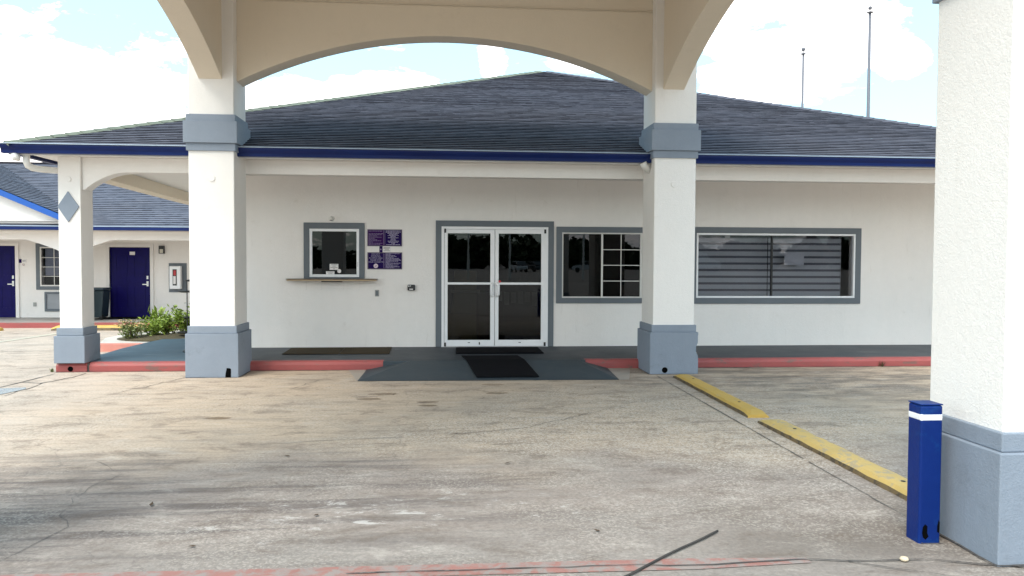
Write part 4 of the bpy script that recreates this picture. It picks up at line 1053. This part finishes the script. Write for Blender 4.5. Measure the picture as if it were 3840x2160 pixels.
mdoor(-12.75, -11.80, 1.97, 0, False); dR = mdoor(-9.307, -8.21, 1.95, 0, True)
p = MB().box(-8.775, -8.635, YM + .015, YM + .0295, 1.735, 1.825).build('door_plate', 'paper', dR)
# motel window and its air-conditioner grille
mwn = wall_grid(-11.26, -10.1, .76, 2.04, YM - .03, YM - .001, [(-11.16, -10.2, .855, 1.945)]).build('window', 'trim', mo)
frame_ring(-11.159, -10.201, .856, 1.944, .035, YM - .02, YM + .05).build('window_frame', 'white_pvc', mwn)
box(-11.124, -10.236, YM + .02, YM + .026, .89, 1.91).build('pane', 'glass_win', mwn)
b = MB().box(-10.80, -10.785, YM + .004, YM + .018, .892, 1.908)
for z in (1.65, 1.39, 1.13): b.box(-11.122, -10.801, YM + .004, YM + .016, z - .007, z + .007).box(-10.784, -10.238, YM + .004, YM + .016, z - .007, z + .007)
b.build('grille_bars', 'white_pvc', mwn)
box(-11.06, -10.24, YM + .08, YM + .1, 1.15, 1.9).build('curtain', 'curtain', mwn); box(-11.15, -10.21, YM + .19, YM + .2, .86, 1.94).build('dark_room', 'int_dark', mwn)
ac = wall_grid(-11.045, -10.2, .157, .70, YM - .03, YM - .001, [(-10.99, -10.26, .23, .64)]).build('vent', 'trim', mo)
b = MB()
for i in range(13): b.box(-10.988, -10.262, YM - .012, YM + .012, .236 + i * .031, .253 + i * .031)
b.build('louvres', 'grille', ac)
box(-10.99, -10.26, YM + .014, YM + .02, .231, .639).build('vent_back', 'grille', ac)
o = tag(MB().box(-11.35, -11.275, YM - .02, YM - .001, .296, .406).build('outlet_cover', 'greyplate'), 'grey outlet cover on the motel wall under the barred window', 'outlet cover')
e = empty('room_sign', (-11.6, YM, 1.53), 'white room number plate with a dark tab beside the far left blue door', 'sign')
MB().box(-11.71, -11.645, YM - .015, YM - .001, 1.50, 1.605).build('dark_tab', 'purple', e)
pp = MB().box(-11.64, -11.52, YM - .012, YM - .001, 1.51, 1.60).build('plate', 'paper', e)
text_mesh('number', '101', -11.58, 1.555, .07, YM - .0135, 'dark_ink', e)
MB().tube([(-11.598, YM - .001, 1.453), (-11.598, YM - .012, 1.453)], .04, 20).build('no_smoking_disc', 'paper', e)
MB().tube([(-11.598, YM - .0125, 1.453), (-11.598, YM - .014, 1.453)], .032, 20).build('disc_ring', 'greyplate', e)
MB().tube([(-11.598, YM - .0145, 1.453), (-11.598, YM - .016, 1.453)], .024, 20).build('disc_face', 'paper', e)
MB().prism([(-11.622, 1.474), (-11.616, 1.48), (-11.574, 1.432), (-11.58, 1.426)], YM - .018, YM - .0165, 'Y').build('slash', 'redplastic', e)
e = empty('wall_lantern', (-7.885, YM, 1.885), 'black wall lantern with a frosted lower panel beside the motel door', 'lamp')
MB().box(-7.955, -7.815, YM - .09, YM - .001, 1.90, 1.995).box(-7.955, -7.815, YM - .09, YM - .001, 1.776, 1.79).box(-7.955, -7.935, YM - .09, YM - .001, 1.791, 1.899).box(-7.835, -7.815, YM - .09, YM - .001, 1.791, 1.899).build('housing', 'black', e)
MB().box(-7.934, -7.836, YM - .08, YM - .02, 1.791, 1.899).build('diffuser', 'lampglass', e)
e = empty('extinguisher_cabinet', (-7.47, YM, 1.1), 'white fire extinguisher cabinet on a grey backing board beside the motel door', 'cabinet')
MB().box(-7.706, -7.228, YM - .03, YM - .001, .695, 1.512).build('backing_board', 'trim', e)
cb = MB().box(-7.639, -7.336, YM - .2, YM - .031, .79, 1.43).build('cabinet', 'white_metal', e, bevel=.02)
MB().box(-7.545, -7.435, YM - .206, YM - .2005, .89, 1.34).build('viewing_slot', 'carglass', cb)
MB().box(-7.52, -7.455, YM - .21, YM - .2065, 1.17, 1.31).build('extinguisher', 'redplastic', cb); MB().box(-7.53, -7.46, YM - .21, YM - .2065, .93, 1.15).build('extinguisher_tag', 'paper', cb)
e = empty('wheelie_bin', (-9.35, 22.3, -.01), 'dark green wheeled rubbish bin with a closed lid beside the motel door', 'bin')
MB().prism([(-9.56, .05), (-9.15, .05), (-9.095, .78), (-9.62, .78)], 22.05, 22.5, 'Y').build('body', 'bin', e, bevel=.02)
MB().box(-9.65, -9.08, 22.0, 22.55, .785, .845).build('lid', 'binlid', e, bevel=.02)
for x in (-9.52, -9.2): MB().tube([(x, 22.1, .055), (x + .06, 22.1, .055)], .065, 16).build('wheel', 'tyre', e)
tag(MB().box(-9.45, -8.05, 22.2, 22.98, -.008, .004).build('door_mat', 'matblack'), 'dark mat on the motel sidewalk in front of the blue door', 'mat')
G2 = 'yellow wheel stops in front of the motel wing'
wheel_stop(-14.0, 19.95, -10.65, 19.95, .22, .13, 'yellow', 'yellow wheel stop at the far left before the motel sidewalk', G2, z=-.13)
wheel_stop(-9.5, 20.05, -6.9, 20.05, .22, .13, 'yellow', 'yellow wheel stop behind the island shrubs in front of the motel door', G2, z=-.13)

# ================================================================== FLAGPOLES BEHIND THE OFFICE
def flagpole(x, y, h, r, label):
    e = empty('flagpole', (x, y, -.14), label, 'flagpole', 'flagpoles behind the office')
    MB().tube([(x, y, -.14), (x, y, h * .5), (x, y, h)], [r, r * .85, r * .6], 14).build('pole', 'pole', e, smooth=True)
    MB().lathe([(.01, 0), (r * 1.5, .02), (r * 1.5, .06), (.01, .1)], (x, y, h), 14).build('truck', 'pole', e)
    MB().lathe([(.01, -.09), (.07, -.065), (.095, 0), (.07, .065), (.01, .09)], (x, y, h + .24), 16).build('ball', 'pole', e, smooth=True)
    MB().tube([(x, y, h + .08), (x, y, h + .16)], .02, 8).build('spindle', 'pole', e)
    return e


flagpole(16.13, 35, 11.0, .075, 'shorter thin flagpole rising behind the roof, the left one')
flagpole(19.24, 35, 12.95, .095, 'taller grey flagpole rising behind the roof next to the right pillar')

# ================================================================== ACROSS THE STREET (seen mirrored in the glass)
tr = random.Random(31); tb = MB()
for i in range(150):
    cx = tr.uniform(-110, 110); cyy = tr.uniform(-150, -138); hh = tr.uniform(3.6, 7.0) + 1.2 * math.sin(cx * .09); rr_ = tr.uniform(2.0, 4.5)
    for k in range(170):
        th = tr.uniform(0, 6.28); ph = tr.uniform(-1, 1); rr2 = rr_ * tr.uniform(.5, 1.05)
        c = Vector((cx + rr2 * math.cos(th) * math.sqrt(1 - ph * ph), cyy + rr2 * .8 * math.sin(th) * math.sqrt(1 - ph * ph), max(.3, hh * .5 + hh * .5 * ph * tr.uniform(.8, 1))))
        s_ = tr.uniform(.35, .9); a = Vector((tr.gauss(0, 1), tr.gauss(0, 1), tr.gauss(0, 1))).normalized() * s_; b_ = a.orthogonal().normalized() * s_
        tb.add([c - a, c + b_, c + a, c - b_], [(0, 1, 2, 3)])
tag(tb.build('tree_belt', 'treeleaf'), 'belt of dark trees across the street mirrored in the door glass', 'trees', kind='stuff')


def car(x, y, m, label, rz=0.0):
    e = empty('parked_car', (0, 0, 0), label, 'car', 'cars parked across the street')
    MB().prism([(-2.2, .35), (-2.25, .7), (-2.1, .95), (-1.2, 1.02), (1.1, 1.05), (2.1, .9), (2.25, .6), (2.2, .35)], -.9, .9, 'Y').build('body', m, e, bevel=.08)
    MB().prism([(-1.3, 1.03), (-.7, 1.55), (.9, 1.6), (1.9, 1.04)], -.78, .78, 'Y').build('cabin', 'carglass', e, bevel=.05)
    MB().prism([(-.72, 1.56), (-.68, 1.62), (.88, 1.67), (.92, 1.61)], -.74, .74, 'Y').build('roof', m, e)
    for wx in (-1.4, 1.4):
        for wy in (-.93, .73): MB().tube([(wx, wy, .33), (wx, wy + .2, .33)], .33, 18).build('wheel', 'tyre', e)
    e.location = (x, y, 0); e.rotation_euler = (0, 0, rz); return e


car(11.4, -95, 'carpaint', 'silver car mirrored in the right glass door', 1.4); car(14.0, -97, 'cardark', 'dark car mirrored at the edge of the right glass door', 1.2); car(22.0, -95, 'carpaint', 'silver car mirrored in the sliding window', .2)
tk = empty('white_truck', (0, 0, 0), 'white lorry mirrored in the wide striped window', 'truck')
MB().prism([(-9, 1.0), (-9, 3.9), (-1.2, 3.9), (-1.2, 1.0)], -1.2, 1.2, 'Y').build('box_body', 'white_metal', tk, bevel=.05)
MB().prism([(-1.0, .8), (-1.0, 3.3), (-.2, 3.1), (.5, 2.9), (.9, 2.1), (2.2, 1.9), (2.5, 1.6), (2.55, .7)], -1.1, 1.1, 'Y').build('cab', 'white_metal', tk, bevel=.08)
MB().prism([(.53, 2.75), (.88, 2.12), (.94, 2.14), (.6, 2.8)], -.95, .95, 'Y').build('windscreen', 'carglass', tk)
for wx in (-8, -6.9, -2.0, 1.6):
    for wy in (-1.2, .9): MB().tube([(wx, wy, .5), (wx, wy + .3, .5)], .5, 20).build('wheel', 'tyre', tk)
tk.location = (39.5, -92, 0)
for i, x in enumerate((2.1, 5.9, 12.7)):
    e = empty('lamp_post', (x, -45, 0), ('pale lamp post mirrored in the left glass door', 'pale lamp post mirrored in the right glass door', 'pale lamp post mirrored in the sliding window')[i], 'lamp post', 'lamp posts by the street')
    MB().tube([(x, -45, 0), (x, -45, 8)], [.11, .07], 10).build('post', 'white_pvc', e)
    MB().box(x - .1, x + .9, -45.1, -44.9, 8, 8.12).build('lamp_head', 'greyplate', e)
